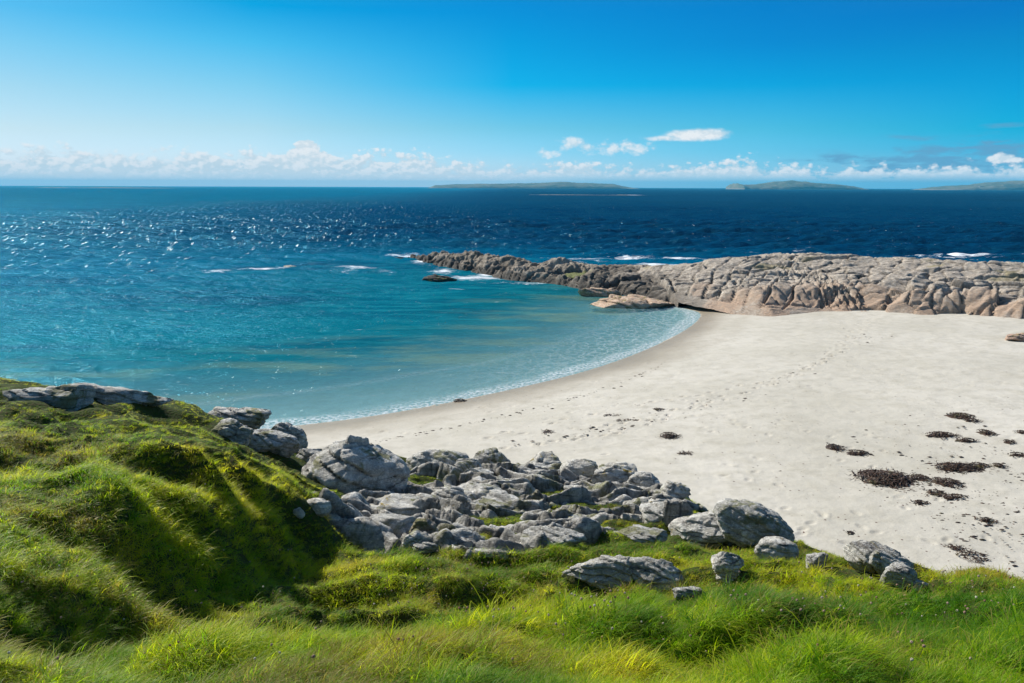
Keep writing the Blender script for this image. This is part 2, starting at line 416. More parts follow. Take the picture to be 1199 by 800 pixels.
GX0, GX1, GY0, GY1, GS = -34.0, 30.0, -8.0, 27.0, 0.085
gx = np.arange(GX0, GX1, GS); gy = np.arange(GY0, GY1, GS)
XX, YY = np.meshgrid(gx, gy, indexing='ij')
def blur(A, sg):
    k = np.arange(-int(3 * sg), int(3 * sg) + 1); w_ = np.exp(-.5 * (k / sg)**2); w_ /= w_.sum()
    for ax in (0, 1):
        Pd = np.pad(A, [(len(k) // 2, len(k) // 2) if a == ax else (0, 0) for a in (0, 1)], mode='edge')
        A = sum(w_[i] * np.take(Pd, np.arange(i, i + A.shape[ax]), axis=ax) for i in range(len(k)))
    return A
ZZ = bank_z(XX, YY, base=blur(np.clip(bank_base(XX, YY), 3.5, 9.6), 1.8))
def zg(x, y):
    x = np.atleast_1d(np.asarray(x, float)); y = np.atleast_1d(np.asarray(y, float))
    u = np.clip((x - GX0) / GS, 0, len(gx) - 1.001); v = np.clip((y - GY0) / GS, 0, len(gy) - 1.001)
    i = u.astype(int); j = v.astype(int); fu = u - i; fv = v - j
    return (ZZ[i, j] * (1 - fu) * (1 - fv) + ZZ[i + 1, j] * fu * (1 - fv) + ZZ[i, j + 1] * (1 - fu) * fv + ZZ[i + 1, j + 1] * fu * fv)
def hit(px, py):
    v = ray(px, py); tt = np.arange(2.0, 26, 0.02)
    z = CAMZ + v.z * tt; g = zg(v.x * tt, tt)
    k = np.argmax(z < g)
    if not (z < g).any(): k = len(tt) - 1
    return np.array([v.x * tt[k], tt[k], g[k]])

# ------------------------------------------------------------------ materials
def grass_ground_mat():
    m, t = material('turf soil')
    P = t.n('ShaderNodeNewGeometry').outputs['Position']
    n1 = t.noise(2.5, 6, .6, P); n2 = t.noise(25, 4, .6, P)
    c = t.mix(n1, (0.022, 0.045, 0.006), (0.05, 0.085, 0.010)); c = t.mix(t.mr(n2, .4, .7), c, (0.07, 0.055, 0.025))
    finish(t, principled(t, c, .95, t.bump(n2, .8, .05), .1)); return m
def sand_mat():
    m, t = material('shell sand')
    P = t.n('ShaderNodeNewGeometry').outputs['Position']
    big = t.noise(.12, 5, .6, P); mid = t.noise(1.3, 5, .65, P); fine = t.noise(60, 3, .7, P)
    c = t.mix(t.mr(big, .35, .65), (0.53, 0.495, 0.425), (0.44, 0.41, 0.34))
    c = t.mix(t.mr(mid, .45, .75), c, (0.39, 0.36, 0.29))
    wet = t.attr('wet'); c = t.mix(wet, c, (0.25, 0.20, 0.13))
    # weed crumbs and shell grit
    gm = t.mapping(P, (1, .8, 1)); v = t.n('ShaderNodeTexVoronoi', feature='F1', inp={'Scale': 7.0, 'Randomness': 1.0}); t.l(gm, v.inputs['Vector'])
    rnd = t.n('ShaderNodeSeparateColor'); t.l(v.outputs['Color'], rnd.inputs[0])
    grit = t.attr('grit')
    dot = t.math('LESS_THAN', v.outputs['Distance'], t.math('MULTIPLY', rnd.outputs[0], .22))
    dens = t.math('LESS_THAN', rnd.outputs[1], t.math('MULTIPLY', grit, t.mr(mid, .35, .6)))
    c = t.mix(t.math('MULTIPLY', dot, dens), c, (0.12, 0.075, 0.06))
    bump = t.math('ADD', t.math('MULTIPLY', mid, 1.0), t.math('MULTIPLY', fine, .08))
    finish(t, principled(t, c, t.mr(wet, 0, 1, .9, .35), t.bump(bump, .55, .09), .25)); return m

def rock_mat(name, base, pale, dark, lichen=(.42, .30, .05), lich_amt=.12, scale=1.0, strata=(0.25, 0.2, 1), zone=False, tilt=.25):
    m, t = material(name)
    P = t.n('ShaderNodeNewGeometry').outputs['Position']
    big = t.noise(.9 * scale, 6, .62, P); mid = t.noise(5 * scale, 8, .68, P); fine = t.noise(38 * scale, 6, .75, P)
    st = t.noise(3.6 * scale, 8, .75, t.mapping(P, (.45, .45, 3.6), (tilt, tilt * .6, 0)), dist=.9)
    c = t.mix(t.mr(big, .35, .65), base, tuple(b * .80 for b in base))
    c = t.mix(t.mr(mid, .50, .60), c, pale)
    c = t.mix(t.mr(st, .555, .63), c, dark)
    c = t.mix(t.math('MULTIPLY', t.mr(fine, .52, .62), .55), c, tuple(min(1, p * 1.25) for p in pale))
    c = t.mix(t.math('MULTIPLY', t.mr(fine, .44, .36), .4), c, dark)
    ms = t.noise(1.7 * scale, 5, .7, P, .8); c = t.mix(t.mr(ms, .55, .61, 0, .0 if zone else .7), c, (.17, .17, .03))
    li = t.noise(2.6 * scale, 6, .75, P, 1.2); c = t.mix(t.mr(li, .68 - lich_amt * .3, .74 - lich_amt * .3), c, lichen)
    ck = t.attr('crk'); c = t.mix(t.math('MULTIPLY', ck, .85), c, (.045, .042, .036))
    if zone:
        zc = t.attr('zcol', 'Color'); zf = t.attr('zfac'); c = t.mix(zf, c, t.mix(t.mr(mid, .35, .65), zc, t.mix(.45, zc, (.02, .02, .02))))
    h = t.math('ADD', t.math('ADD', t.math('MULTIPLY', mid, .6), t.math('MULTIPLY', st, 1.0)), t.math('MULTIPLY', fine, .22))
    finish(t, principled(t, c, .88, t.bump(h, .95, .13 / scale), .2)); return m

M_TURF = grass_ground_mat(); M_SAND = sand_mat()
M_GREY = rock_mat('grey lichened gneiss', (.53, .51, .455), (.78, .75, .68), (.15, .14, .125))
M_PALE = rock_mat('pale weathered granite', (.60, .57, .50), (.80, .77, .69), (.18, .165, .15), lich_amt=.30)
M_WARM = rock_mat('brownish banded gneiss', (.42, .35, .27), (.60, .55, .46), (.07, .06, .05), tilt=.8)
M_FAR = rock_mat('pink jointed granite', (.42, .355, .285), (.56, .50, .42), (.14, .12, .10), scale=.8, zone=True, lich_amt=.05, tilt=.5, lichen=(.34, .28, .12))

# ------------------------------------------------------------------ setting: bank
fc = grid_faces(len(gx), len(gy))
V = np.stack([XX.ravel(), YY.ravel(), ZZ.ravel()], 1)
bz = beach_z(V[:, 0], V[:, 1])
V2, f2, at2 = cull(V, fc, (V[:, 2] > bz - .4) & (V[:, 2] > -1.5), {})
bank = mesh_np('bank', V2, f2, M_TURF); tag(bank, 'grassy bank of turf above the beach', 'bank', kind='structure')

# ------------------------------------------------------------------ beach and sea bed
th = np.linspace(R(-62), R(62), 900)
rr = np.concatenate([np.geomspace(9, 120, 760), np.geomspace(121, 700, 60)])
TH, RR = np.meshgrid(th, rr, indexing='ij')
bx = RR * np.sin(TH); by = RR * np.cos(TH)
bsd = shore_sd(bx, by)
bzz = beach_z(bx, by, bsd)
land = sstep(0.5, 3, bsd)
bzz += land * (0.06 * fbm2(bx * .22, by * .22, 3, 3) + 0.016 * fbm2(bx * 1.7, by * 1.7, 3, 13)) * sstep(1, 8, bsd)
# footprint trails pressed into the sand
def dent(cx, cy, a, r1, r2, dep):
    near = (np.abs(bx - cx) < .6) & (np.abs(by - cy) < .6)
    X = bx[near] - cx; Y = by[near] - cy; u = X * math.cos(a) + Y * math.sin(a); v = -X * math.sin(a) + Y * math.cos(a)
    q = np.sqrt((u / r1)**2 + (v / r2)**2)
    bzz[near] += dep * (-np.exp(-q**4) + 0.45 * np.exp(-((q - 1.45) / .35)**2))
trails = [[(1022, 372), (1000, 402), (940, 430), (880, 452), (820, 466), (770, 482), (700, 492), (640, 500)],
          [(1010, 372), (960, 424), (900, 447), (850, 462), (800, 474)],
          [(505, 497), (560, 489), (620, 486), (690, 478), (760, 462), (830, 455), (905, 440), (985, 412)],
          [(400, 531), (470, 522), (540, 515), (620, 511), (700, 505), (800, 478)],
          [(440, 512), (500, 505), (560, 500), (650, 489)],
          [(380, 520), (430, 524), (500, 530), (560, 520), (640, 508), (740, 498)]]
for tr in trails:
    P = smooth_poly([at_z(x, y, 1.0)[:2] for x, y in tr], 2); acc = 0; side = 1
    for a, b in zip(P[:-1], P[1:]):
        L = np.hypot(*(b - a)); ang = math.atan2(b[1] - a[1], b[0] - a[0]); q = (0.62 - acc) if acc < .62 else 0
        while q < L:
            pnt = a + (b - a) * q / L; side = -side
            nx, ny = -math.sin(ang) * .13 * side, math.cos(ang) * .13 * side
            if random.random() < .8: dent(pnt[0] + nx + random.gauss(0, .05), pnt[1] + ny + random.gauss(0, .08), ang + random.gauss(0, .2), .17, .085, random.uniform(.05, .09))
            q += .62 * random.uniform(.85, 1.15)
        acc = 0
for k in range(170):   # scattered older prints
    px, py = random.uniform(420, 1199), random.uniform(400, 640)
    x, y, _ = at_z(px, py, 1.2)
    dent(x, y, random.uniform(0, 3), .16, .09, .03)
wet = sstep(3.6, .2, bsd + .7 * fbm2(bx * .25, by * .25, 3, 44)) * .85 + .35 * np.exp(-((bsd - 3.2 + .8 * fbm2(bx * .12, by * .12, 2, 4)) / .5)**2) * .5
wet = np.where(bsd < 0, .35, wet)
grit = np.clip(.05 + .75 * np.exp(-((bx - 12)**2 / 30 + (by - 21)**2 / 30)) + .4 * np.exp(-((bx - 6)**2 / 60 + (by - 33)**2 / 20)) + .35 * sstep(8, 18, bx) * sstep(45, 25, by), 0, 1)
V = np.stack([bx.ravel(), by.ravel(), bzz.ravel()], 1)
beach = mesh_np('beach', V, grid_faces(len(th), len(rr)), M_SAND, attrs={'wet': wet.ravel(), 'grit': grit.ravel()})
beach.data.flip_normals()
tag(beach, 'white shell sand beach curving round the bay', 'beach', kind='structure')

# ------------------------------------------------------------------ sea
th = np.linspace(R(-80), R(80), 1300)
rr = np.concatenate([np.geomspace(20, 260, 620), np.geomspace(262, 16000, 330)])
TH, RR = np.meshgrid(th, rr, indexing='ij')
sx = RR * np.sin(TH); sy = RR * np.cos(TH)
ssd = -shore_sd(sx, sy)                      # + offshore
dsh = seg_dist(sx, sy, SHc)
open_ = sstep(8, 70, dsh)
exposed = sstep(-6, 75, sy + 9 * fbm2(sx * .03, sy * .03, 3, 18) - (112 - 0.9 * np.clip(sx + 14, 0, 32)))   # beyond the headland
sz = np.zeros_like(sx)
wr = np.random.default_rng(3)
cell = RR * (R(160) / 1300); celr = np.gradient(rr)[None, :] + 0 * RR
cellmax = np.maximum(cell, celr)
for k in range(46):
    L = 0.9 * (22 / 0.9) ** (wr.random()); a = R(-100) + wr.normal(0, .5)      # waves come in from ahead-left
    kx, ky = math.cos(a) * 2 * math.pi / L, math.sin(a) * 2 * math.pi / L
    amp = 0.0075 * L ** 0.85
    ph = kx * sx + ky * sy + wr.random() * 6.28 + 1.1 * fbm2(sx * .03, sy * .03, 2, k)
    fade = sstep(.45 * L, .18 * L, cellmax)
    sz += amp * fade * (np.sin(ph) + .28 * np.sin(2 * ph + 1.57)) * (.16 + .65 * open_ + 1.2 * exposed) * sstep(-1, 7, ssd)
# small spilling lines that run along the beach
ln = 2 * math.pi * (dsh + 1.2 * fbm2(sx * .06, sy * .06, 3, 77)) / 4.6
sz += .016 * (np.exp(2.2 * (np.sin(ln) - 1))) * sstep(16, 3, dsh) * sstep(.1, 1.5, dsh)
sz = np.where(ssd < 0, np.minimum(sz, 0) , sz)
depth = np.where(ssd > 0, np.minimum(dsh, 78), 0)
depth = depth + 5 * fbm2(sx * .02, sy * .05, 3, 8) * sstep(4, 30, depth)
lf = sstep(60, -260, sx)
depth = depth * (1 - exposed) + (156 - 92 * lf + 14 * fbm2(sx * .006, sy * .006, 3, 12)) * exposed
foam = np.zeros_like(sx)
def fo(px, py, wpx, hpx, a=1.0):
    global foam
    x, y, _ = at_z(px, py, 0); x1 = at_z(px + wpx, py, 0)[0] - x; y1 = at_z(px, py - hpx, 0)[1] - y
    foam = np.maximum(foam, a * np.exp(-(((sx - x) / x1)**2 + ((sy - y) / y1)**2)))
for a in [(300, 315, 26, 2.2, 1.0), (255, 318, 22, 1.3, .8), (330, 314, 12, 1.2, .7), (418, 315, 22, 2.5, .85), (470, 299, 22, 2, .95), (495, 306, 16, 3, 1), (520, 318, 14, 3, .85), (560, 325, 40, 3, .9), (620, 332, 40, 1.6, .7),
          (570, 322, 14, 2.5, .95), (690, 305, 30, 2.2, .95), (738, 302, 26, 2.4, 1.1), (765, 309, 22, 1.8, 1), (800, 303, 34, 1.5, .9), (845, 304, 30, 1.6, .85), (1115, 300, 48, 2.4, 1.1), (1060, 303, 20, 1.4, .8), (1150, 301, 14, 1.2, .9),
          (900, 301, 20, 1.2, .7), (655, 303, 20, 1.5, .8), (450, 318, 12, 1.5, .6),
          (60, 219.6, 60, .25, .9), (215, 219.8, 20, .22, .9), (740, 228.5, 14, .4, .8), (510, 318, 14, 2.0, .8)]: fo(*a)
swash = sstep(1.0, .15, np.abs(dsh - .35 - .5 * fbm2(sx * .3, sy * .3, 3, 21))) * sstep(-.6, 0, ssd) + .22 * np.exp(-((np.mod(dsh + 1.2 * fbm2(sx * .06, sy * .06, 3, 77), 4.6) - 1.15) / .35)**2) * sstep(12, 2, dsh) * sstep(0, 1, ssd)
lace = sstep(10, 1, dsh) * sstep(0, 1, ssd) * sstep(-8, 12, sx + .25 * (sy - 40)) 
V = np.stack([sx.ravel(), sy.ravel(), sz.ravel()], 1)

m, t = material('sea water')
P = t.n('ShaderNodeNewGeometry').outputs['Position']
D = t.attr('depth'); FO = t.attr('foam'); SW = t.attr('swash'); EX = t.attr('open'); LA = t.attr('lace')
# weed beds and gusts darken the water in streaks
pat = t.noise(.05, 6, .62, t.mapping(P, (.45, 1.6, 1), (0, 0, .12)))
pat2 = t.noise(.35, 5, .6, t.mapping(P, (.5, 1.8, 1), (0, 0, -.15)))
dd = t.math('DIVIDE', D, 160.0, clamp=True)
body = t.ramp(dd, [(0.0, (.10, .23, .27)), (.03, (.05, .21, .25)), (.09, (.002, .150, .185)), (.22, (.0, .112, .165)), (.42, (.0, .108, .190)), (.62, (.0, .062, .122)), (.80, (.0, .036, .085)), (1.0, (.0, .020, .052))])
dark = t.math('MULTIPLY', t.mr(t.math('ADD', t.math('MULTIPLY', pat, .6), t.math('MULTIPLY', pat2, .4)), .47, .60, 0, .75), t.mr(D, 6, 22, 0, 1))
body = t.mix(dark, body, t.mix(.75, body, (0.0, .03, .075)))
lite = t.math('MULTIPLY', t.mr(pat2, .52, .38, 0, .35), t.mr(D, 5, 60, 1, .2)); body = t.mix(lite, body, t.mix(.5, body, (.04, .34, .36)))
bar = t.math('MULTIPLY', t.mr(t.noise(.22, 4, .6, t.mapping(P, (.5, 1.4, 1), (0, 0, -.5))), .48, .60, 0, .55), t.math('MULTIPLY', t.mr(D, 3, 7, 0, 1), t.mr(D, 20, 11, 0, 1))); body = t.mix(bar, body, (.20, .30, .17))
r1 = t.noise(1.4, 4, .62, t.mapping(P, (1, 2.0, 1), (0, 0, .2))); r2 = t.noise(6, 4, .6, t.mapping(P, (1, 1.7, 1), (0, 0, -.3))); r3 = t.noise(.35, 4, .6, t.mapping(P, (.8, 2.0, 1), (0, 0, .25)))
hgt = t.math('ADD', t.math('MULTIPLY', r1, .20), t.math('ADD', t.math('MULTIPLY', r2, .045), t.math('MULTIPLY', t.math('MULTIPLY', r3, EX), .55)))
hgt = t.math('MULTIPLY', hgt, t.mr(D, 0, 30, .4, 1.25))
nrm = t.bump(hgt, 1.0, 1.0)
dif = t.n('ShaderNodeBsdfDiffuse'); t.l(body, dif.inputs[0]); t.l(nrm, dif.inputs['Normal'])
tr = t.n('ShaderNodeBsdfTransparent', inp={0: (.62, .86, .92, 1)})
opac = t.ramp(dd, [(0, (.05,) * 3), (.025, (.28,) * 3), (.07, (.62,) * 3), (.15, (1.,) * 3)])
mx = t.n('ShaderNodeMixShader'); t.l(opac, mx.inputs[0]); t.l(tr.outputs[0], mx.inputs[1]); t.l(dif.outputs[0], mx.inputs[2])
gl = t.n('ShaderNodeBsdfGlossy', inp={0: (.20, .72, 1, 1), 'Roughness': .10}); t.l(nrm, gl.inputs['Normal'])
fr = t.n('ShaderNodeFresnel', inp={'IOR': 1.33}); t.l(nrm, fr.inputs['Normal'])
frm = t.math('MULTIPLY', t.math('MINIMUM', fr.outputs[0], .30), .34)
m2 = t.n('ShaderNodeMixShader'); t.l(frm, m2.inputs[0]); t.l(mx.outputs[0], m2.inputs[1]); t.l(gl.outputs[0], m2.inputs[2])
# small wave facets that catch the sun
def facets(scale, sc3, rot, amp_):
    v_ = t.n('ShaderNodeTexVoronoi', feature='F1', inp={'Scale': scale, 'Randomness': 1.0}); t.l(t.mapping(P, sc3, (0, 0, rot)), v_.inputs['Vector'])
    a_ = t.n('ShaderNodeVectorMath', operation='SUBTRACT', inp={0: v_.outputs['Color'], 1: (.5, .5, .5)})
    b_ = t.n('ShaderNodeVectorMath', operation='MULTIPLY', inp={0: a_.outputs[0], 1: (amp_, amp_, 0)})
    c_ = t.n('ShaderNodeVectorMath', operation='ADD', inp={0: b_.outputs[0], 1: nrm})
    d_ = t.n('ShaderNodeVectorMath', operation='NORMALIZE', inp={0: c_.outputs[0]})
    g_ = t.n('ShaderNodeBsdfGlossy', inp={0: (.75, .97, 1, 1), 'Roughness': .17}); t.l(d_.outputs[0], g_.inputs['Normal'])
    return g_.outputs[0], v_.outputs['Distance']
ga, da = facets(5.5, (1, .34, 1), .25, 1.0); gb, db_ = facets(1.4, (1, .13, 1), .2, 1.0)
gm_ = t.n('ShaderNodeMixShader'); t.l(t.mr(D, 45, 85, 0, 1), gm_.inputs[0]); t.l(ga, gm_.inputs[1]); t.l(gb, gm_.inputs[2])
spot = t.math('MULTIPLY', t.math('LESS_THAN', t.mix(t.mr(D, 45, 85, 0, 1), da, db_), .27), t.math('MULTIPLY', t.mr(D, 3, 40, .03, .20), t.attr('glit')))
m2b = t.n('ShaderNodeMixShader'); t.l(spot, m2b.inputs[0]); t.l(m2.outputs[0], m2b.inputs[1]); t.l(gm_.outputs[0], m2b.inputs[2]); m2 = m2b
# foam: surf round the rocks, flecks of broken crests, wash on the beach
fn = t.noise(1.0, 8, .78, t.mapping(P, (.45, 1.0, 1)), .6)
f1 = t.math('GREATER_THAN', t.math('ADD', t.math('MULTIPLY', FO, .62), t.math('SUBTRACT', fn, .5)), .36)
f1s = t.mr(t.math('ADD', t.math('MULTIPLY', FO, .50), t.math('MULTIPLY', t.math('SUBTRACT', fn, .5), 1.9)), .26, .50, 0, .9)
cap = t.noise(.42, 6, .66, t.mapping(P, (.30, 1.3, 1), (0, 0, .12))); capb = t.noise(.02, 3, .6, P)
f2n = t.math('MULTIPLY', t.math('MULTIPLY', t.mr(cap, .735, .76), t.mr(capb, .42, .6)), t.mr(EX, .35, 1, 0, .85))
sn = t.noise(5, 6, .7, P)
f3 = t.math('MULTIPLY', SW, t.mr(sn, .42, .6, 0, .55))
vl = t.n('ShaderNodeTexVoronoi', feature='DISTANCE_TO_EDGE', inp={'Scale': 1.5}); t.l(t.n('ShaderNodeVectorMath', operation='ADD', inp={0: P, 1: t.noise(1.2, 3, .6, P, out='Color')}).outputs[0], vl.inputs['Vector'])
f4 = t.math('MULTIPLY', t.math('MULTIPLY', t.math('MULTIPLY', LA, .55), t.mr(vl.outputs['Distance'], .12, .02, 0, 1)), t.mr(sn, .35, .6, 0, .5))
fm = t.math('MAXIMUM', t.math('MAXIMUM', f1s, f2n), t.math('MAXIMUM', f3, f4), clamp=True)
fd = t.n('ShaderNodeBsdfDiffuse', inp={0: (.85, .88, .90, 1)})
m3 = t.n('ShaderNodeMixShader'); t.l(fm, m3.inputs[0]); t.l(m2.outputs[0], m3.inputs[1]); t.l(fd.outputs[0], m3.inputs[2])
finish(t, m3.outputs[0]); M_SEA = m
sea = mesh_np('sea', V, grid_faces(len(th), len(rr)), M_SEA, attrs={'depth': depth.ravel(), 'foam': foam.ravel(), 'swash': np.clip(swash, 0, 1).ravel(), 'open': (open_ * .35 + .65 * exposed).ravel(), 'lace': lace.ravel(), 'glit': (.12 + 1.4 * sstep(12, -95, sx)).ravel()})  # glit: sun glint strength painted in by place, stronger to the left
sea.data.flip_normals()
sv = V; keep = ((-ssd) < 6).ravel()
tag(sea, 'turquoise to navy sea filling the bay to the horizon', 'sea', kind='structure')

# ------------------------------------------------------------------ headland of jointed rock
front_px = [(486, 303, 0), (500, 309, 0), (545, 318, 0), (600, 329, 0), (650, 334, 0), (690, 342, 0), (730, 345, 0.2), (790, 352, .3), (835, 358, .4), (900, 360, 1), (960, 360, 1), (1020, 363, 1), (1080, 371, 1), (1140, 376, 1), (1205, 381, 1), (1400, 396, 1), (1700, 420, 1)]
fr_w = np.array([at_z(*p)[:2] for p in front_px])
# crest: pixel and plan distance behind the front
crest_px = [(486, 301, .5), (520, 297, 4), (560, 295.5, 7), (600, 301, 7), (640, 305, 7), (665, 308, 9), (700, 308, 11), (740, 311, 13), (790, 312, 13), (830, 306, 14), (870, 303, 15), (920, 298, 16), (980, 299, 17), (1040, 302, 17), (1100, 306, 17), (1199, 310, 17), (1400, 322, 17), (1700, 340, 17)]
fX, fY = fr_w[:, 0], fr_w[:, 1]
cr = []
for px, py, dd_ in crest_px:
    X = at_z(px, py, 2)[0]
    Yf = np.interp(ray(px, 360).x * 62, fX, fY)
    for _ in range(6):
        Yc = np.interp(ray(px, py).x * (Yf + dd_), fX, fY); Yf = Yc
    cr.append(at_Y(px, py, Yf + dd_))
cr = np.array(cr)
HX = np.arange(-17, 62, .105); tv = np.concatenate([np.linspace(-.18, 1, 260), np.linspace(1.01, 2.1, 70)])
HXX, TV = np.meshgrid(HX, tv, indexing='ij')
Yf = np.interp(HXX, fX, fY, left=fY[0] + 2); Yc = np.interp(HXX, cr[:, 0], cr[:, 1]); Zc = np.interp(HXX, cr[:, 0], cr[:, 2])
Zc = Zc * sstep(-15.5, -11.5, HXX)
HY = Yf + (Yc - Yf) * TV
HY = HY + .8 * fbm2(HXX * .22, HY * .22, 3, 61)
Zf = np.where(HXX > 14, .9, -.15)
# profile: steep front, terrace, rise to the crest, fall to the sea
tt = np.clip(TV, 0, 1)
broad = fbm2(HXX * .16, HY * .16, 3, 50)
prof = .50 * sstep(0, .22, tt + .05 * broad) + .16 * sstep(.25, .65, tt) + .34 * sstep(.62, 1, tt + .06 * broad)
prof = np.where(TV < 0, TV * 2.2, prof)
HZ = Zf + (Zc - Zf) * prof
HZ = np.where(TV > 1, Zc - (Zc + 1.6) * sstep(1, 2.1, TV), HZ)
lowp = sstep(14, 8, HXX)
# joints
wx = HXX + .9 * fbm2(HXX * .13, HY * .13, 3, 70); wy = HY + .9 * fbm2(HXX * .13, HY * .13, 3, 71)
aa = R(52)
u = wx * math.cos(aa) * 1 - wy * math.sin(aa) * .42; v_ = wx * math.sin(aa) * .42 + wy * math.cos(aa)
rightm = sstep(22, 27, HXX)
U = u / (1.25 - .1 * rightm) + .0; Vv = v_ / (4.2 - 2.9 * rightm)
f1, f2, cid, cx, cy = voro2(U / 1.15, Vv, 80, .75)
h6 = _h(np.floor(cid * 1e5), cid * 0, cid * 0, 6); h5 = _h(np.floor(cid * 1e5), cid * 0, cid * 0, 5)
crk = sstep(.08, .0, f2 - f1)
tiltb = cx * (h5 - .5) + cy * (h6 - .5)
g1, g2, gid, gx_, gy_ = voro2(wx / 6.5 + 3 + .15 * fbm2(wx, wy, 2, 5), wy / 3.6 + .25 * wx / 6, 90, .9)
blocky = .25 + .75 * rightm
amp = sstep(1.35, .9, TV) * sstep(-.02, .06, TV)
front_w = sstep(.80, .40, TV) * .75 + .25
# long parallel joints running diagonally down to the sand
jn = (wx * .86 - wy * .50) / 1.55 + .8 * fbm2(HXX * .09, HY * .16, 3, 210); ji = np.floor(jn); jf = jn - ji
jcrk = sstep(.09, 0, np.minimum(jf, 1 - jf)) * sstep(-.5, -.1, fbm2(HXX * .25, HY * .2, 2, 211)); jh = _h(ji, ji * 0, ji * 0, 212)
HZ = HZ + amp * front_w * (blocky * ((cid - .5) * .45 + tiltb * .9 - .55 * crk) + (1 - blocky * .7) * (-.60 * jcrk + .30 * (jh - .5) - .14 * (jf - .5))) \
    + amp * ((gid - .5) * (.25 + .40 * lowp) - .40 * sstep(.10, 0, g2 - g1)) * (1 - .2 * lowp)
HZ += .24 * fbm2(HXX * .5, HY * .9, 4, 99) * sstep(-.05, .1, TV) + .05 * fbm2(HXX * 3, HY * 4, 3, 100)
HZ += lowp * (.75 * fbm2(HXX * .35, HY * .5, 3, 120) + .35 * (np.abs(fbm2(HXX * 1.1, HY * 1.6, 3, 121)) * -2.2 + .3)) * sstep(0, .2, TV) * sstep(-15, -10, HXX)
# zone colours: tidal black weed, pink foot, ochre lichen top
zc = np.zeros(HXX.shape + (3,)); zf = np.zeros(HXX.shape)
n_a = fbm2(HXX * .5, HY * .5, 4, 130); n_b = fbm2(HXX * .25, HY * .6, 3, 140)
pink = sstep(.42, .05, TV) * sstep(14, 17, HXX) * .7 * sstep(-.6, .3, n_a + .1)
zc[...] = np.where(pink[..., None] > 0, np.array([.58, .38, .25]), 0); zf = np.maximum(zf, pink)
tide = sstep(1.05, .35, HZ + .5 * n_a) * sstep(18, 13, HXX)
tide = np.maximum(tide, .8 * sstep(2, 1.2, HZ + n_a) * sstep(2, 6, HXX) * sstep(17, 13, HXX))
tide = np.maximum(tide, sstep(1.15, 1.35, TV + .1 * n_a) * .9)
lowc = .75 * sstep(15, 9, HXX) * (.7 + .6 * n_b); m_ = lowc > zf; zc[m_] = np.array([.19, .15, .10]); zf = np.maximum(zf, lowc)
crkd = np.clip(np.maximum(jcrk * (1 - blocky * .7), crk * blocky) * .75, 0, 1) * (TV < 1); m_ = crkd > zf; zc[m_] = np.array([.10, .08, .06]); zf = np.maximum(zf, crkd)
m_ = tide > zf; zc[m_] = np.array([.055, .045, .035]); zf = np.maximum(zf, tide * .85)
stq = (wy * .9 + wx * .35) / 1.25 + 1.2 * fbm2(HXX * .3, HY * .3, 3, 310); sfq = stq - np.floor(stq)
HZ += .20 * (1 - sfq) * sstep(0, .10, sfq) * amp * (.4 + .6 * sstep(-.3, .3, fbm2(HXX * .4, HY * .4, 2, 311)))
lich = sstep(.25, .5, n_b) * sstep(1.4, 2.0, HZ) * sstep(16, 13, HXX) * .0 + .6 * sstep(.30, .5, n_b + .2 * n_a) * sstep(.5, .8, TV)
m_ = lich > zf; zc[m_] = np.array([.34, .29, .13]); zf = np.maximum(zf, lich)
gxp, gyp, _ = at_z(675, 322, .8)
alg = np.exp(-(((HXX - gxp) / 1.7)**2 + ((HY - gyp) / 1.6)**2)) * (n_a > -.35); m_ = alg > .35
zc[m_] = np.array([.16, .19, .035]); zf[m_] = .85
HZ[m_] = HZ[m_] * .3 + .7 * .8
V = np.stack([HXX.ravel(), HY.ravel(), HZ.ravel()], 1)
bzh = beach_z(V[:, 0], V[:, 1])
V3, f3_, at3 = cull(V, grid_faces(len(HX), len(tv)), V[:, 2] > np.maximum(bzh, -.8) - .35, {'zcol': zc.reshape(-1, 3), 'zfac': zf.ravel()})
org = (25, 66, .5)
head = mesh_np('rock_headland', V3, f3_, M_FAR, attrs=at3, origin=org)
tag(head, 'long headland of cracked pinkish grey granite running out into the sea behind the beach', 'headland')

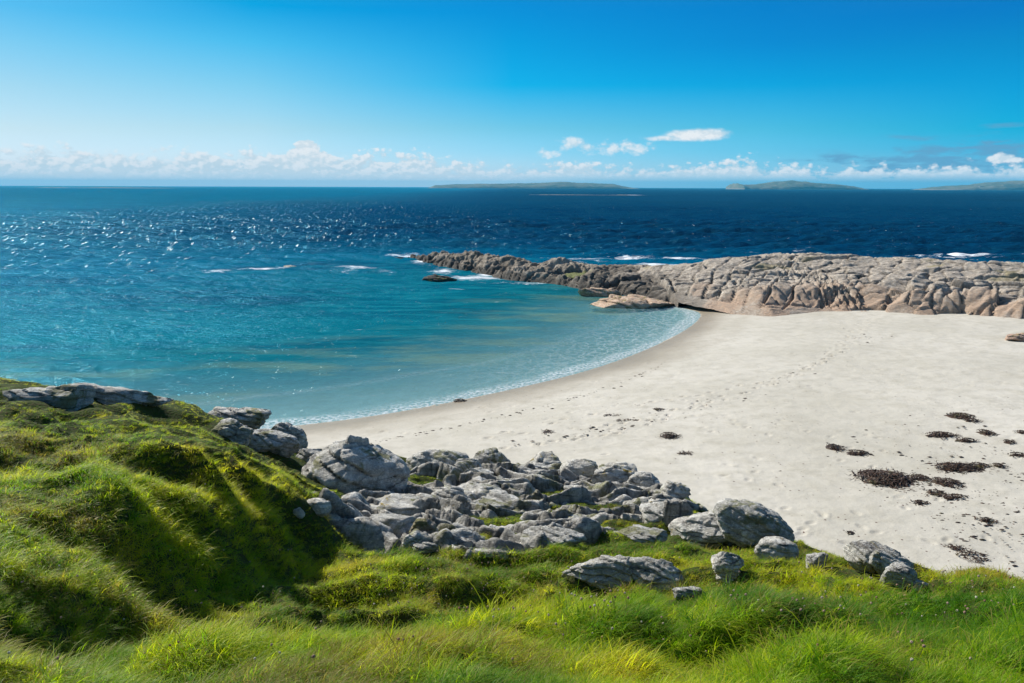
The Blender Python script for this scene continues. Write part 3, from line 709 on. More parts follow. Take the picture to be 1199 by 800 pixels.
# ------------------------------------------------------------------ boulder generator
_ico = {}
def ico(sub):
    if sub not in _ico:
        bm = bmesh.new(); bmesh.ops.create_icosphere(bm, subdivisions=sub, radius=1)
        bm.verts.ensure_lookup_table()
        _ico[sub] = (np.array([v.co[:] for v in bm.verts]), np.array([[v.index for v in f.verts] for f in bm.faces])); bm.free()
    return _ico[sub]
def rock_shape(w_, d_, h_, seed, style='block', sub=5, peak=0, dip=(.25, .1), ncut=14):
    r = np.random.default_rng(seed)
    P, Fc = ico(sub); P = P.copy()
    P = np.sign(P) * np.abs(P)**.82
    for k in range(ncut):
        n = r.normal(size=3); n[2] *= .8; n /= np.linalg.norm(n); o = r.uniform(.52, .92) if style != 'round' else r.uniform(.76, .98)
        ex = np.maximum(0, P @ n - o); P -= np.outer(ex * .92, n)
    if peak: P[:, :2] *= (1 - peak * np.clip(P[:, 2:3], 0, 1))
    S = np.array([w_, d_, h_]) / 2; Q = P * S
    rad = (w_ * d_ * h_)**(1 / 3) / 2
    N = P / np.linalg.norm(P, axis=1, keepdims=True)
    off = r.uniform(-50, 50, 3); s = 1 / rad
    A = Q * s + off
    lay = (Q[:, 2] + dip[0] * Q[:, 0] + dip[1] * Q[:, 1]) / (rad * .30) + .8 * fbm3(*(A * .8).T, 2, seed)
    saw = lay - np.floor(lay); led = sstep(0, .16, saw) * (1 - .55 * saw)
    f1, f2, cid = voro3(A[:, 0] * 1.1, A[:, 1] * 1.1, A[:, 2] * 1.6, seed)
    k_ = {'block': .62, 'round': .25, 'slab': .32}[style]
    disp = k_ * (.10 * (cid - .5) - .10 * sstep(.14, 0, f2 - f1)) + .10 * (led - .5) * (1.6 if style == 'slab' else .9) \
        + .10 * fbm3(*(A * 1.3).T, 3, seed + 9) + .045 * fbm3(*(A * 5).T, 4, seed + 19, .6)
    Q = Q + N * (disp * rad)[:, None]
    ck = np.clip(sstep(.10, 0, f2 - f1) * k_ + .55 * sstep(.10, 0, saw) * (1.2 if style == 'slab' else .7), 0, 1)
    return Q, Fc, ck
ROCKS = []   # (x,y,rx,ry,yaw) for keeping grass off
def rock(name, px, py, wpx, hpx, label, style='block', mat=None, depth=.9, yaw=0., seed=None, sub=5, peak=0, roll=0., tilt=0., sink=.24, group=None, cat='rock', dip=(.25, .1), clear=.50, ground=None, ncut=14):
    seed = seed if seed is not None else int(px * 7 + py)
    b = np.array(ground(px, py)) if ground else hit(px, py)
    sc_ = b[1] / F * math.sqrt(1 + (PITCH)**2)
    w_ = wpx * sc_ * 1.16; h_v = hpx * sc_ * (1.22 if hpx < 26 else 1.06)
    d_ = w_ * depth
    Q, Fc, ck = rock_shape(w_, d_, h_v / (1 - sink) * 1.0, seed, style, sub, peak, dip, ncut)
    M = np.array(Euler((tilt, roll, yaw)).to_matrix())
    Q = Q @ M.T
    H_ = h_v / (1 - sink)
    loc = np.array([b[0] + ray(px, py).x * d_ * .35, b[1] + d_ * .35, b[2] + H_ * .5 - H_ * sink])
    zb = b[2]
    Q = Q + loc
    base = (loc[0], loc[1], zb)
    o = mesh_np(name, Q, Fc, mat or M_GREY, origin=base, attrs={'crk': ck})
    tag(o, label, cat, group)
    ROCKS.append((loc[0], loc[1], w_ * clear, d_ * clear, yaw))
    return o

G = 'grey rocks breaking through the turf'
# left edge ledge and small peak
rock('rock_ledge', 60, 474, 110, 18, 'low dark rock ledge at the left rim of the bank, under a lip of grass', 'slab', M_GREY, .35, sink=.35, roll=.03)
rock('rock_ledge', 125, 473, 110, 16, 'flat dark rock ledge along the bank rim, tapering right towards the water', 'slab', M_GREY, .3, sink=.35, roll=.10)
rock('rock_ledge', 172, 474, 60, 8, 'thin dark tail of rock on the bank rim against the turquoise water', 'slab', M_GREY, .35, sink=.35, roll=.06)
rock('boulder', 247, 477, 42, 33, 'small peaked brown rock with a tuft of grass on top, standing against the water', 'round', M_WARM, .7, peak=.85, sink=.15, roll=-.2, ncut=5)
# outcrop at the end of the big grassy mound
rock('boulder', 318, 512, 58, 34, 'dark jagged rock at the end of the mound beside the shoreline', 'block', M_WARM, .7, peak=.35, roll=.45, sink=.3)
rock('boulder', 338, 526, 44, 30, 'dark rock slanting down to the sand, right end of the mound outcrop', 'block', M_GREY, .8, peak=.3, roll=.6, sink=.3)
rock('boulder', 285, 500, 70, 18, 'flat topped pale grey slab below the grassy rim of the mound', 'slab', M_GREY, .5, roll=.08, sink=.3)
rock('boulder', 272, 516, 50, 20, 'layered grey block tucked under the flat topped slab', 'block', M_GREY, .6, sink=.3)
rock('boulder', 305, 530, 60, 24, 'layered blue grey rock at the foot of the mound outcrop', 'slab', M_GREY, .6, sink=.3, roll=.15)
rock('boulder', 330, 536, 40, 20, 'small banded rock between the mound outcrop and the pointed boulder', 'slab', M_GREY, .6, sink=.3)
rock('boulder', 368, 545, 44, 18, 'low banded rock leaning against the left foot of the pointed boulder', 'slab', M_GREY, .6, sink=.3)
rock('boulder', 418, 583, 112, 68, 'large pointed grey boulder with banded brown face, standing above the sand', 'slab', M_GREY, .75, peak=.74, seed=3, sub=6, sink=.22, roll=.08, dip=(.35, -.1), ncut=7)
rock('boulder', 372, 603, 30, 12, 'small pale stone alone in the grass below the pointed boulder', 'round', M_PALE, .8, sink=.35)
rock('boulder', 350, 609, 14, 8, 'tiny stone in the grass left of the small pale one', 'round', M_GREY, .8, sink=.35)
# row along the sand edge
rock('boulder', 512, 556, 68, 26, 'rounded grey boulder at the sand edge, right of the pointed boulder', 'round', M_GREY, .6, sink=.3)
rock('boulder', 546, 560, 34, 18, 'small grey boulder wedged beside the rounded one at the sand edge', 'block', M_GREY, .7, sink=.3)
rock('boulder', 574, 551, 42, 20, 'dark topped small boulder by the sand edge with grass at its left', 'block', M_GREY, .7, sink=.3, peak=.2)
rock('boulder', 560, 568, 40, 16, 'pale rock with a grassy hollow in front, below the dark topped boulder', 'slab', M_PALE, .7, sink=.3)
rock('boulder', 640, 558, 50, 20, 'knobbly pale boulder at the sand edge, left one of a pair', 'block', M_PALE, .7, sink=.3)
rock('boulder', 678, 562, 40, 18, 'knobbly pale boulder at the sand edge, right one of a pair', 'round', M_PALE, .7, sink=.3)
rock('boulder', 722, 572, 70, 20, 'low pale hump of rock with yellow lichen by the sand edge', 'block', M_PALE, .6, sink=.3)
rock('boulder', 757, 578, 40, 18, 'grey hump with a lichen stained top next to the low pale hump', 'block', M_GREY, .7, sink=.3)
rock('boulder', 788, 590, 40, 24, 'pale squarish block with a dark right face near the sand', 'block', M_PALE, .7, sink=.25)
rock('boulder', 833, 598, 46, 28, 'yellow crusted sharp rock behind the long rounded boulder', 'block', M_WARM, .7, sink=.25, peak=.3)
rock('boulder', 858, 602, 20, 20, 'narrow upright stone at the right end of the sharp rock', 'block', M_WARM, .7, sink=.25, roll=.3)
rock('boulder', 878, 638, 94, 38, 'long rounded dark grey boulder overlooking the sand', 'round', M_GREY, .55, sink=.25, roll=.25, sub=6)
rock('boulder', 822, 638, 74, 27, 'smooth pale boulder leaning on the left of the long rounded one', 'round', M_PALE, .7, sink=.25, roll=-.15, sub=6)
rock('boulder', 848, 637, 34, 21, 'cream coloured stone wedged between the smooth pale and long rounded boulders', 'round', M_PALE, .7, sink=.25)
rock('boulder', 907, 657, 48, 18, 'oval pale stone with a dark underside in the grass near the sand', 'round', M_PALE, .7, sink=.3)
rock('boulder', 850, 673, 42, 20, 'white streaked stone in the grass below the smooth pale boulder', 'block', M_PALE, .8, sink=.25, peak=.2)
rock('boulder', 852, 682, 28, 12, 'small low stone touching the front of the white streaked one', 'slab', M_PALE, .8, sink=.3)
rock('boulder', 955, 669, 32, 16, 'small grey stone at the grass edge, left of the lichened rock', 'block', M_GREY, .8, sink=.3)
rock('boulder', 1020, 672, 62, 30, 'domed white rock with orange lichen on top at the grass edge', 'slab', M_PALE, .7, sink=.25, roll=.1, dip=(.6, 0))
rock('boulder', 1040, 680, 48, 24, 'ribbed pale rock against the right side of the lichened dome', 'slab', M_PALE, .7, sink=.25, roll=.3)
rock('boulder', 1050, 688, 38, 20, 'purplish grey speckled stone in front of the ribbed pale rock', 'round', M_GREY, .7, sink=.3)
rock('boulder', 1076, 692, 26, 8, 'low grey slab sunk in grass right of the purplish stone', 'slab', M_GREY, .7, sink=.3)
# long low slab in the grass
rock('rock_slab', 706, 688, 96, 24, 'long pale low slab in the grass, its left humped half', 'slab', M_PALE, .4, sink=.3, roll=-.04, sub=6)
rock('rock_slab', 762, 692, 74, 30, 'dark right half of the long low slab in the grass', 'slab', M_GREY, .5, sink=.3, roll=.1)
rock('rock_slab', 808, 702, 46, 8, 'narrow sunken strip of rock right of the long low slab', 'slab', M_GREY, .5, sink=.3)
# main outcrop: beds of stone one behind the other
main = [(452, 606, 84, 22, 'slab', 'P'), (500, 600, 60, 16, 'slab', 'P'), (560, 592, 54, 24, 'round', 'G'), (522, 592, 40, 26, 'block', 'G'), (458, 634, 60, 34, 'round', 'G'), (498, 634, 30, 30, 'block', 'W'),
        (486, 640, 22, 14, 'block', 'G'), (505, 648, 42, 14, 'block', 'G'), (540, 596, 30, 22, 'round', 'G'), (588, 600, 70, 20, 'slab', 'G'), (534, 602, 26, 16, 'block', 'G'),
        (600, 583, 60, 12, 'slab', 'P'), (650, 580, 70, 12, 'slab', 'P'), (590, 574, 40, 12, 'slab', 'G'), (640, 590, 50, 12, 'slab', 'G'), (690, 586, 80, 20, 'slab', 'P'), (740, 590, 90, 22, 'slab', 'G'), (700, 574, 40, 14, 'block', 'G'),
        (640, 612, 70, 16, 'slab', 'G'), (690, 608, 60, 16, 'slab', 'P'), (742, 612, 76, 24, 'round', 'W'), (776, 612, 50, 26, 'round', 'G'), (612, 622, 80, 22, 'block', 'G'), (560, 620, 70, 18, 'block', 'G'),
        (545, 644, 50, 22, 'block', 'G'), (580, 646, 70, 30, 'block', 'P'), (618, 642, 60, 22, 'block', 'G'), (648, 640, 60, 20, 'block', 'G'), (676, 636, 44, 24, 'block', 'P'), (712, 634, 60, 20, 'slab', 'G'), (752, 634, 50, 14, 'slab', 'G'),
        (535, 626, 50, 16, 'slab', 'P'), (582, 608, 40, 14, 'block', 'P'), (668, 622, 60, 14, 'slab', 'G'), (728, 624, 50, 12, 'slab', 'P'), (430, 618, 50, 16, 'slab', 'G'), (512, 618, 44, 14, 'slab', 'G'), (478, 588, 50, 14, 'slab', 'G'),
        (505, 574, 50, 14, 'slab', 'G'), (620, 600, 36, 12, 'block', 'W'), (668, 598, 40, 12, 'slab', 'W'), (718, 600, 50, 12, 'slab', 'G'), (780, 598, 40, 14, 'block', 'P'), (800, 612, 34, 16, 'block', 'W')]
mm = {'G': M_GREY, 'P': M_PALE, 'W': M_WARM}
for i, (px, py, wp, hp, stl, mk) in enumerate(main):
    if i % 3 and i > 10: continue
    stl = 'slab' if stl == 'slab' or i % 2 else stl
    if px in (650, 690, 640, 700): continue
    rock('boulder', px, py, wp * 1.2, hp * .66, 'weathered grey rock among the crowded rocks of the central outcrop', stl, mm[mk], .62, group='crowded rocks of the central outcrop', sink=.44, roll=random.uniform(-.05, .16), yaw=random.uniform(-.3, .3), clear=.36)

# bedrock patch beneath them
POCK = [(*hit(px, py)[:2], w_) for px, py, w_ in [(482, 560, .50), (497, 572, .45), (474, 549, .4), (560, 568, .30), (596, 592, .42), (612, 605, .35), (655, 578, .42), (680, 594, .50), (648, 592, .38), (705, 592, .40), (735, 600, .3), (584, 612, .3), (628, 606, .4), (770, 604, .25), (752, 622, .3), (545, 612, .25), (480, 610, .3), (690, 620, .3), (765, 575, .3), (716, 615, .25)]]
def pocket(x, y):
    q = np.full(np.shape(x), 9.0)
    wob = .45 * fbm2(np.asarray(x) * 1.8, np.asarray(y) * 2.5, 3, 88)
    for cx, cy, rr_ in POCK: q = np.minimum(q, np.sqrt(((x - cx) / (rr_ * 1.5))**2 + ((y - cy) / (rr_ * .8))**2) + wob)
    return q
def bed():
    poly_px = [(380, 596), (440, 572), (480, 556), (560, 548), (640, 548), (720, 562), (790, 582), (812, 600), (800, 622), (760, 634), (690, 640), (620, 648), (540, 650), (500, 654), (450, 640), (420, 622)]
    W = np.array([hit(*p)[:2] for p in poly_px])
    x0, y0 = W.min(0) - .6; x1, y1 = W.max(0) + .6
    X, Y = np.meshgrid(np.arange(x0, x1, .03), np.arange(y0, y1, .03), indexing='ij')
    d = seg_dist(X, Y, np.vstack([W, W[:1]])); ins = inside(X, Y, W); sdv = np.where(ins, d, -d) + .25 * fbm2(X * 1.2, Y * 1.2, 3, 7)
    wx = X + .35 * fbm2(X * .7, Y * .7, 3, 1); wy = Y + .35 * fbm2(X * .7, Y * .7, 3, 2)
    f1, f2, cid, cx, cy = voro2((wx + wy * .25) / 1.15, (wy - wx * .2) / .5, 33, .85)
    g1, g2, gid, _, _ = voro2(wx / .25 + 3, wy / .16, 37, .85)
    st_ = wy / .62 + .25 * wx + 1.1 * fbm2(X * .7, Y * .7, 3, 71) + 0; sf_ = st_ - np.floor(st_); hb = .5 + .5 * fbm2(X * 1.1 + np.floor(st_) * 7.3, np.floor(st_) * 3.1, 2, 9)
    hgt = .02 + .19 * (1 - sf_) * (.4 + .9 * hb) * sstep(0, .16, sf_) + .07 * cid - .14 * sstep(.10, 0, f2 - f1) + (.12 * cx * (cid - .5)) + .03 * gid - .03 * sstep(.15, 0, g2 - g1) + .07 * fbm2(X * 2, Y * 2, 4, 41) + .12 * fbm2(X * .8, Y * .8, 2, 43)
    hgt = hgt - .30 * sstep(1.15, .75, pocket(X, Y))
    Z = zg(X.ravel(), Y.ravel()).reshape(X.shape) + hgt - .5 * sstep(.15, -.45, sdv)
    V = np.stack([X.ravel(), Y.ravel(), Z.ravel()], 1)
    keep = (hgt - .5 * sstep(.15, -.45, sdv)).ravel() > -.3
    ckb = np.clip(sstep(.13, 0, f2 - f1) + .8 * sstep(.22, .0, sf_) * sstep(.0, .06, sf_) + .7 * sstep(.12, 0, g2 - g1) + .8 * sstep(.93, 1.0, sf_), 0, 1)
    V, f_, ab_ = cull(V, grid_faces(*X.shape), keep, {'crk': ckb.ravel()})
    o = mesh_np('bedrock', V, f_, M_GREY, attrs=ab_, origin=(W[:, 0].mean(), W[:, 1].mean(), zg(W[:, 0].mean(), W[:, 1].mean())[0]))
    tag(o, 'cracked grey bedrock with grassy seams under the central outcrop', 'bedrock')
    return W, X, Y, hgt
BW, BX_, BY_, BH = bed()

# low rocks in the water and on the far sand
gz = lambda z: (lambda px, py: at_z(px, py, z))
rock('sea_rock', 512, 329, 42, 5, 'low black rock awash in the bay in front of the headland tip', 'slab', rock_mat('wet black rock', (.05, .045, .04), (.10, .09, .08), (.02, .02, .02)), .5, sink=.4, ground=gz(0), roll=.03)
rock('sand_rock', 1190, 400, 30, 8, 'low pink rock showing through the sand below the headland', 'slab', rock_mat('pink rock', (.50, .33, .24), (.55, .42, .33), (.2, .13, .1)), .8, sink=.4, ground=gz(1.2))
mp = rock_mat('pink ribbed granite', (.56, .38, .26), (.64, .52, .40), (.24, .14, .09), tilt=1.0)
rock('rock_apron', 742, 360, 104, 8, 'low pink and tan ribbed rock apron where the bay meets the headland', 'slab', mp, .55, sink=.45, ground=gz(0), sub=6, roll=.02)
rock('rock_apron', 700, 347, 50, 7, 'small tan rock shelf at the left of the pink apron, at the water', 'slab', mp, .5, sink=.4, ground=gz(0), roll=.1)
rock('sea_rock', 340, 313.5, 16, 2.5, 'tiny dark rock awash beside the white breaker in the bay', 'slab', M_WARM, .6, sink=.4, ground=gz(0), sub=3)

# ------------------------------------------------------------------ seaweed on the sand
m, t = material('dried kelp')
P = t.n('ShaderNodeNewGeometry').outputs['Position']
n = t.noise(9, 5, .6, P); n2 = t.noise(3, 3, .6, P)
c = t.mix(t.mr(n, .4, .62), (.028, .018, .011), (.085, .046, .026)); c = t.mix(t.mr(n2, .58, .68), c, (.09, .075, .03))
finish(t, principled(t, c, .55, t.bump(n, .5, .02), .4)); M_KELP = m
def bzf(x, y): return float(beach_z(np.array([x]), np.array([y]))[0])
def sand_hit(px, py):
    z = 1.2
    for _ in range(6):
        p = at_z(px, py, z); z = bzf(p[0], p[1])
    return (p[0], p[1], z)
def ribbons(x, y, z, w_, d_, n, r, hgt, L=(.25, .8), ww=(.012, .045), ang0=0.0):
    Vs, Fs = [], []; base = 0
    for k in range(n):
        a = r.uniform(0, 6.28); q = math.sqrt(r.random()); cx = x + w_ / 2 * q * math.cos(a); cy = y + d_ / 2 * q * math.sin(a)
        h0 = hgt * (1 - q * q); dirn = ang0 + r.normal(0, .9); wd = r.uniform(*ww); ll = r.uniform(*L); ns = 7
        px_, py_ = cx, cy
        for i in range(ns + 1):
            s = i / ns; dirn += r.normal(0, .35)
            px_ += math.cos(dirn) * ll / ns; py_ += math.sin(dirn) * ll / ns
            q2 = ((px_ - x) / (w_ / 2 + .01))**2 + ((py_ - y) / (d_ / 2 + .01))**2
            zz = z + .006 + max(0, hgt * (1 - q2)) * .9 + .03 * math.sin(s * 9 + k) * (hgt / .15 + .3) * .5 + r.uniform(0, .015) + .008
            hw = wd * (1 - .8 * s**2) / 2; nx, ny = -math.sin(dirn) * hw, math.cos(dirn) * hw; tw = r.normal(0, .5) * hw
            Vs += [(px_ + nx, py_ + ny, zz + tw), (px_ - nx, py_ - ny, zz - tw)]
        for i in range(ns): b = base + 2 * i; Fs.append((b, b + 1, b + 3, b + 2))
        base += 2 * (ns + 1)
    return np.array(Vs), np.array(Fs)
def weed(px, py, wpx, hpx, label, group=None, hgt=None, dens=1.0, seed=None):
    wpx *= .85; x, y, z = sand_hit(px, py); r = np.random.default_rng(seed or int(px * 3 + py))
    w_ = wpx * y / F; d_ = max(.15, at_z(px, py - hpx / 2, z)[1] - at_z(px, py + hpx / 2, z)[1]) * .8
    hgt = hgt if hgt is not None else min(.22, .05 + w_ * .06)
    # lumpy core
    n_ = 40 if w_ > .8 else 18
    A, Rr = np.meshgrid(np.linspace(0, 2 * math.pi, n_ * 2 + 1)[:-1], np.linspace(0, 1, n_), indexing='ij')
    rimn = 1 + .35 * fbm2(np.cos(A) * 2 + px, np.sin(A) * 2 + py, 3, 5) * 1.6
    X = x + np.cos(A) * Rr * rimn * w_ / 2; Y = y + np.sin(A) * Rr * rimn * d_ / 2
    lump = .55 + .9 * np.abs(fbm2(X * 2.6, Y * 2.6, 4, 6)) + .25 * fbm2(X * 9, Y * 9, 2, 8)
    Z = z - .02 + hgt * (1 - Rr**2.2) * lump
    nu, nv = A.shape; f = grid_faces(nu, nv); i = np.arange(nv - 1); a = (nu - 1) * nv + i; f = np.vstack([f, np.stack([a, i, i + 1, a + 1], 1)])
    V = np.stack([X.ravel(), Y.ravel(), Z.ravel()], 1)
    hol = (fbm2(X * 3.2 + px, Y * 6.0, 3, 15) + .28 - .55 * Rr**2).ravel(); f = f[(hol[f] > 0).all(1)] if w_ > 1.6 else f
    Vr, Fr = ribbons(x, y, z, w_ * 1.15, d_ * 1.15, int(max(25, min(900, 160 * w_ * d_ * dens + 30))), r, hgt, L=(.25, .7) if w_ > 1.2 else (.08, .28))
    V = np.vstack([V, Vr]); f = np.vstack([f, Fr + nu * nv])
    o = mesh_np('seaweed_clump', V, f, M_KELP, origin=(x, y, z)); tag(o, label, 'seaweed', group)
weed(1034, 562, 70, 22, 'largest brown heap of seaweed on the sand, with a yellowish left end', hgt=.2)
weed(1078, 561, 24, 10, 'small round seaweed heap just right of the largest heap')
weed(1120, 549, 60, 12, 'long reddish seaweed heap up and right of the largest heap')
weed(1108, 566, 34, 14, 'greenish brown tangle of seaweed between the long reddish heap and the lower strands')
weed(1095, 579, 26, 10, 'dark red seaweed clump below the greenish tangle')
weed(1117, 583, 36, 6, 'thin dark strand of seaweed at the lower right of the heaps')
weed(1077, 590, 20, 5, 'short dark seaweed strip lowest of the heaps')
weed(1145, 546, 28, 6, 'trailing end of seaweed right of the long reddish heap')
weed(1125, 488, 34, 8, 'dark wedge of seaweed farthest up the beach at the right')
weed(1136, 493, 20, 4, 'thin weed strand under the dark wedge')
weed(1102, 510, 36, 7, 'flat dark seaweed streak between the wedge and the heaps')
weed(1130, 516, 24, 4, 'faint brown weed streak trailing from the flat dark streak')
weed(1153, 507, 18, 7, 'small rounded black clump of seaweed right of the flat streak')
weed(1168, 546, 15, 5, 'small red seaweed clump at the far right of the heaps')
weed(1180, 518, 11, 4, 'tiny black seaweed clump near the right edge of the sand')
weed(1196, 507, 14, 4, 'weed clump cut by the right edge of the photo')
weed(1190, 533, 22, 4, 'thin weed scatter by the right edge between the tiny clumps')
weed(977, 525, 20, 9, 'brown seaweed clump, left one of a joined pair on open sand')
weed(1003, 531, 30, 6, 'brown seaweed strip, right one of a joined pair on open sand')
weed(783, 511, 24, 7, 'dark seaweed clump alone on the sand in the middle of the beach', hgt=.12)
weed(800, 531, 18, 3, 'faint weed streak below the lone clump in mid beach', hgt=.02, dens=.35)
weed(538, 470, 18, 4, 'dark seaweed clump at the waterline of the bay', hgt=.1)
weed(640, 506, 12, 4, 'small dark clump on the near sand among footprints', hgt=.02, dens=.35)
weed(715, 487, 22, 3, 'thin line of weed crumbs on the mid beach footpath', hgt=.02, dens=.35)
weed(735, 493, 34, 3, 'longer pale green line of weed below the thin line of crumbs', hgt=.02, dens=.35)
weed(770, 480, 14, 3, 'short weed speck above the pale green line', hgt=.02, dens=.35)
weed(1154, 610, 20, 5, 'short black strand of weed lying near the bank at the right')
weed(1136, 652, 40, 16, 'sparse stringy seaweed tangle lying nearest the bank', hgt=.04, dens=.6)
weed(1119, 643, 18, 5, 'black curl of weed at the left of the stringy tangle', hgt=.03)
weed(994, 626, 10, 3, 'tiny seaweed curl alone on the sand above the lichened dome')
# crumbs
def crumbs():
    r = np.random.default_rng(5); V = []; Fq = []; k = 0
    def add(px, py):
        nonlocal k
        x, y, _ = at_z(px, py, 1.2)
        s = (.012 + .04 * r.random()**2.5) * (1 + .01 * y); a = r.uniform(0, 3.14); P4.append((x, y, s, a))
    P4 = []
    for i in range(900):
        m_ = r.random()
        if m_ < .42: px, py = r.normal(1130, 65), r.normal(585, 50)
        elif m_ < .62: px, py = r.uniform(860, 1199), r.uniform(470, 680)
        elif m_ < .85:
            s = r.random(); tr_ = [(1020, 385), (985, 410), (905, 440), (830, 460), (760, 478), (690, 492), (600, 500)]
            j = min(5, int(s * 6)); f = s * 6 - j; px = tr_[j][0] * (1 - f) + tr_[j + 1][0] * f + r.normal(0, 16); py = tr_[j][1] * (1 - f) + tr_[j + 1][1] * f + r.normal(0, 4)
        else:
            s = r.random(); j = int(s * 5); pts = [(430, 489), (520, 473), (600, 456), (680, 437), (740, 417), (790, 395)]; f = s * 5 - j
            px = pts[j][0] * (1 - f) + pts[j + 1][0] * f; py = pts[j][1] * (1 - f) + pts[j + 1][1] * f + abs(r.normal(0, 2.5)) + 6
        if px < 1250: add(px, py)
    P4_ = np.array(P4); zz = beach_z(P4_[:, 0], P4_[:, 1])
    for (x, y, s, a), z in zip(P4, zz):
        pts = []
        for q in range(5):
            an = a + q * 6.283 / 5; rad_ = s * r.uniform(.5, 1.3); pts.append((x + math.cos(an) * rad_ * 1.6, y + math.sin(an) * rad_, z + .004))
        V.extend(pts); V.append((x, y, z + s * .5)); b = k * 6
        for q in range(5): Fq.append((b + q, b + (q + 1) % 5, b + 5))
        k += 1
    o = mesh_np('seaweed_crumbs', V, Fq, M_KELP, smooth=False); tag(o, 'scattered crumbs of dry seaweed over the sand', 'seaweed', kind='stuff')
crumbs()

# ------------------------------------------------------------------ islands
m, t = material('island heath')
P = t.n('ShaderNodeNewGeometry').outputs['Position']
n = t.noise(.006, 6, .65, t.mapping(P, (1, 1, 4))); n2 = t.noise(.03, 5, .65, P)
sepz = t.n('ShaderNodeSeparateXYZ'); t.l(P, sepz.inputs[0])
c = t.mix(t.mr(n, .40, .6), (.07, .10, .075), (.15, .155, .11)); c = t.mix(t.mr(n2, .52, .66), c, (.20, .20, .17))
c = t.mix(t.mr(sepz.outputs[2], 9, 3), c, (.20, .185, .15))
finish(t, principled(t, c, .95, t.bump(n2, .6, 5), .05)); M_ISL = m
def island(name, px0, px1, prof, D, label, depth_m=500, steep=False, cat='island'):
    xs = np.linspace(px0, px1, 260); X = (xs - 599.5) / F * D
    hz = np.interp(xs, [p[0] for p in prof], [p[1] for p in prof]) * D / F       # px above the water -> m
    T = np.linspace(-1, 1, 60)
    Xg, Tg = np.meshgrid(X, T, indexing='ij'); Hg = hz[:, None] + 0 * Tg
    Y = D + Tg * depth_m * .5 * (.4 + .6 * np.sqrt(np.clip(Hg / (Hg.max() + .01), 0, 1)))
    sc_ = max(hz.max(), 4)
    Z = Hg * np.sqrt(np.clip(1 - Tg**2, 0, 1)) * (1 + .22 * fbm2(Xg / (sc_ * 2.5), Y / (sc_ * 2.5), 4, int(px0))) + .05 * sc_ * fbm2(Xg / (sc_ * .5), Y / (sc_ * .5), 3, 3) - 1.0
    V = np.stack([Xg.ravel(), Y.ravel(), Z.ravel()], 1)
    o = mesh_np(name, V, grid_faces(260, 60), M_ISL, origin=(X.mean(), D, 0)); tag(o, label, cat)
island('island', 503, 745, [(503, 0), (512, 3.4), (530, 4.2), (560, 5.0), (590, 5.4), (620, 5.6), (640, 7.0), (655, 7.6), (672, 6.8), (690, 6.2), (715, 4.8), (730, 2.2), (745, 0)], 5600, 'long low green island with a central hump on the horizon, left one of three')
island('island', 853, 1002, [(853, 0), (855, 7), (862, 5.0), (872, 4.8), (890, 6.5), (905, 9.0), (920, 10.0), (940, 8.0), (970, 6.0), (990, 3.2), (1002, 0)], 5200, 'small island with a sheer left end on the horizon, middle one of three')
island('island', 1066, 1330, [(1066, 0), (1085, 3.0), (1110, 5.5), (1130, 6.0), (1145, 8.5), (1165, 9.2), (1180, 10.), (1230, 13), (1280, 9), (1330, 0)], 5000, 'island dotted with white houses at the right end of the horizon')
island('skerry', 608, 750, [(608, 0), (620, .9), (650, 1.2), (690, 1.0), (730, 1.2), (742, .8), (750, 0)], 1050, 'low bare rocky skerry in front of the left island', depth_m=30, cat='skerry')
island('skerry', 40, 232, [(40, 0), (70, .9), (95, .4), (130, 1.0), (170, .8), (200, .5), (232, 0)], 3300, 'thin reef barely above the sea below the left clouds', depth_m=60, cat='skerry')
m, t = material('whitewash'); finish(t, principled(t, (.8, .8, .78), .7)); M_WH = m
m, t = material('slate'); finish(t, principled(t, (.08, .085, .09), .6)); M_SL = m
def cottage(px, D, z0, s=1.0):
    x = (px - 599.5) / F * D; L, W_, Hh, Rf = 16 * s, 7, 5, 3.5
    root = bpy.data.objects.new('cottage', None); COL.objects.link(root); root.location = (x, D - 150, z0)
    tag(root, 'tiny white house with a dark roof on the right hand island', 'house', 'white houses on the far island')
    V = [(-L, -W_, -8), (L, -W_, -8), (L, W_, -8), (-L, W_, -8), (-L, -W_, Hh), (L, -W_, Hh), (L, W_, Hh), (-L, W_, Hh), (-L, 0, Hh + Rf), (L, 0, Hh + Rf)]
    me = bpy.data.meshes.new('wall'); me.from_pydata(V, [], [(0, 1, 5, 4), (1, 2, 6, 9, 5), (2, 3, 7, 6), (3, 0, 4, 8, 7)]); me.materials.append(M_WH)
    o = bpy.data.objects.new('wall', me); COL.objects.link(o); o.parent = root
    e = .6; me = bpy.data.meshes.new('roof'); me.from_pydata([(-L - e, -W_ - e, Hh - .2), (L + e, -W_ - e, Hh - .2), (L + e, W_ + e, Hh - .2), (-L - e, W_ + e, Hh - .2), (-L - e, 0, Hh + Rf + .3), (L + e, 0, Hh + Rf + .3)], [], [(0, 1, 5, 4), (2, 3, 4, 5)])
    me.materials.append(M_SL); o = bpy.data.objects.new('roof', me); COL.objects.link(o); o.parent = root
for px, z0 in ((1142, 22), (1152, 26), (1158, 20), (1171, 30), (1178, 24), (1186, 34), (1193, 28), (1122, 14)): cottage(px, 5000, z0, .8)

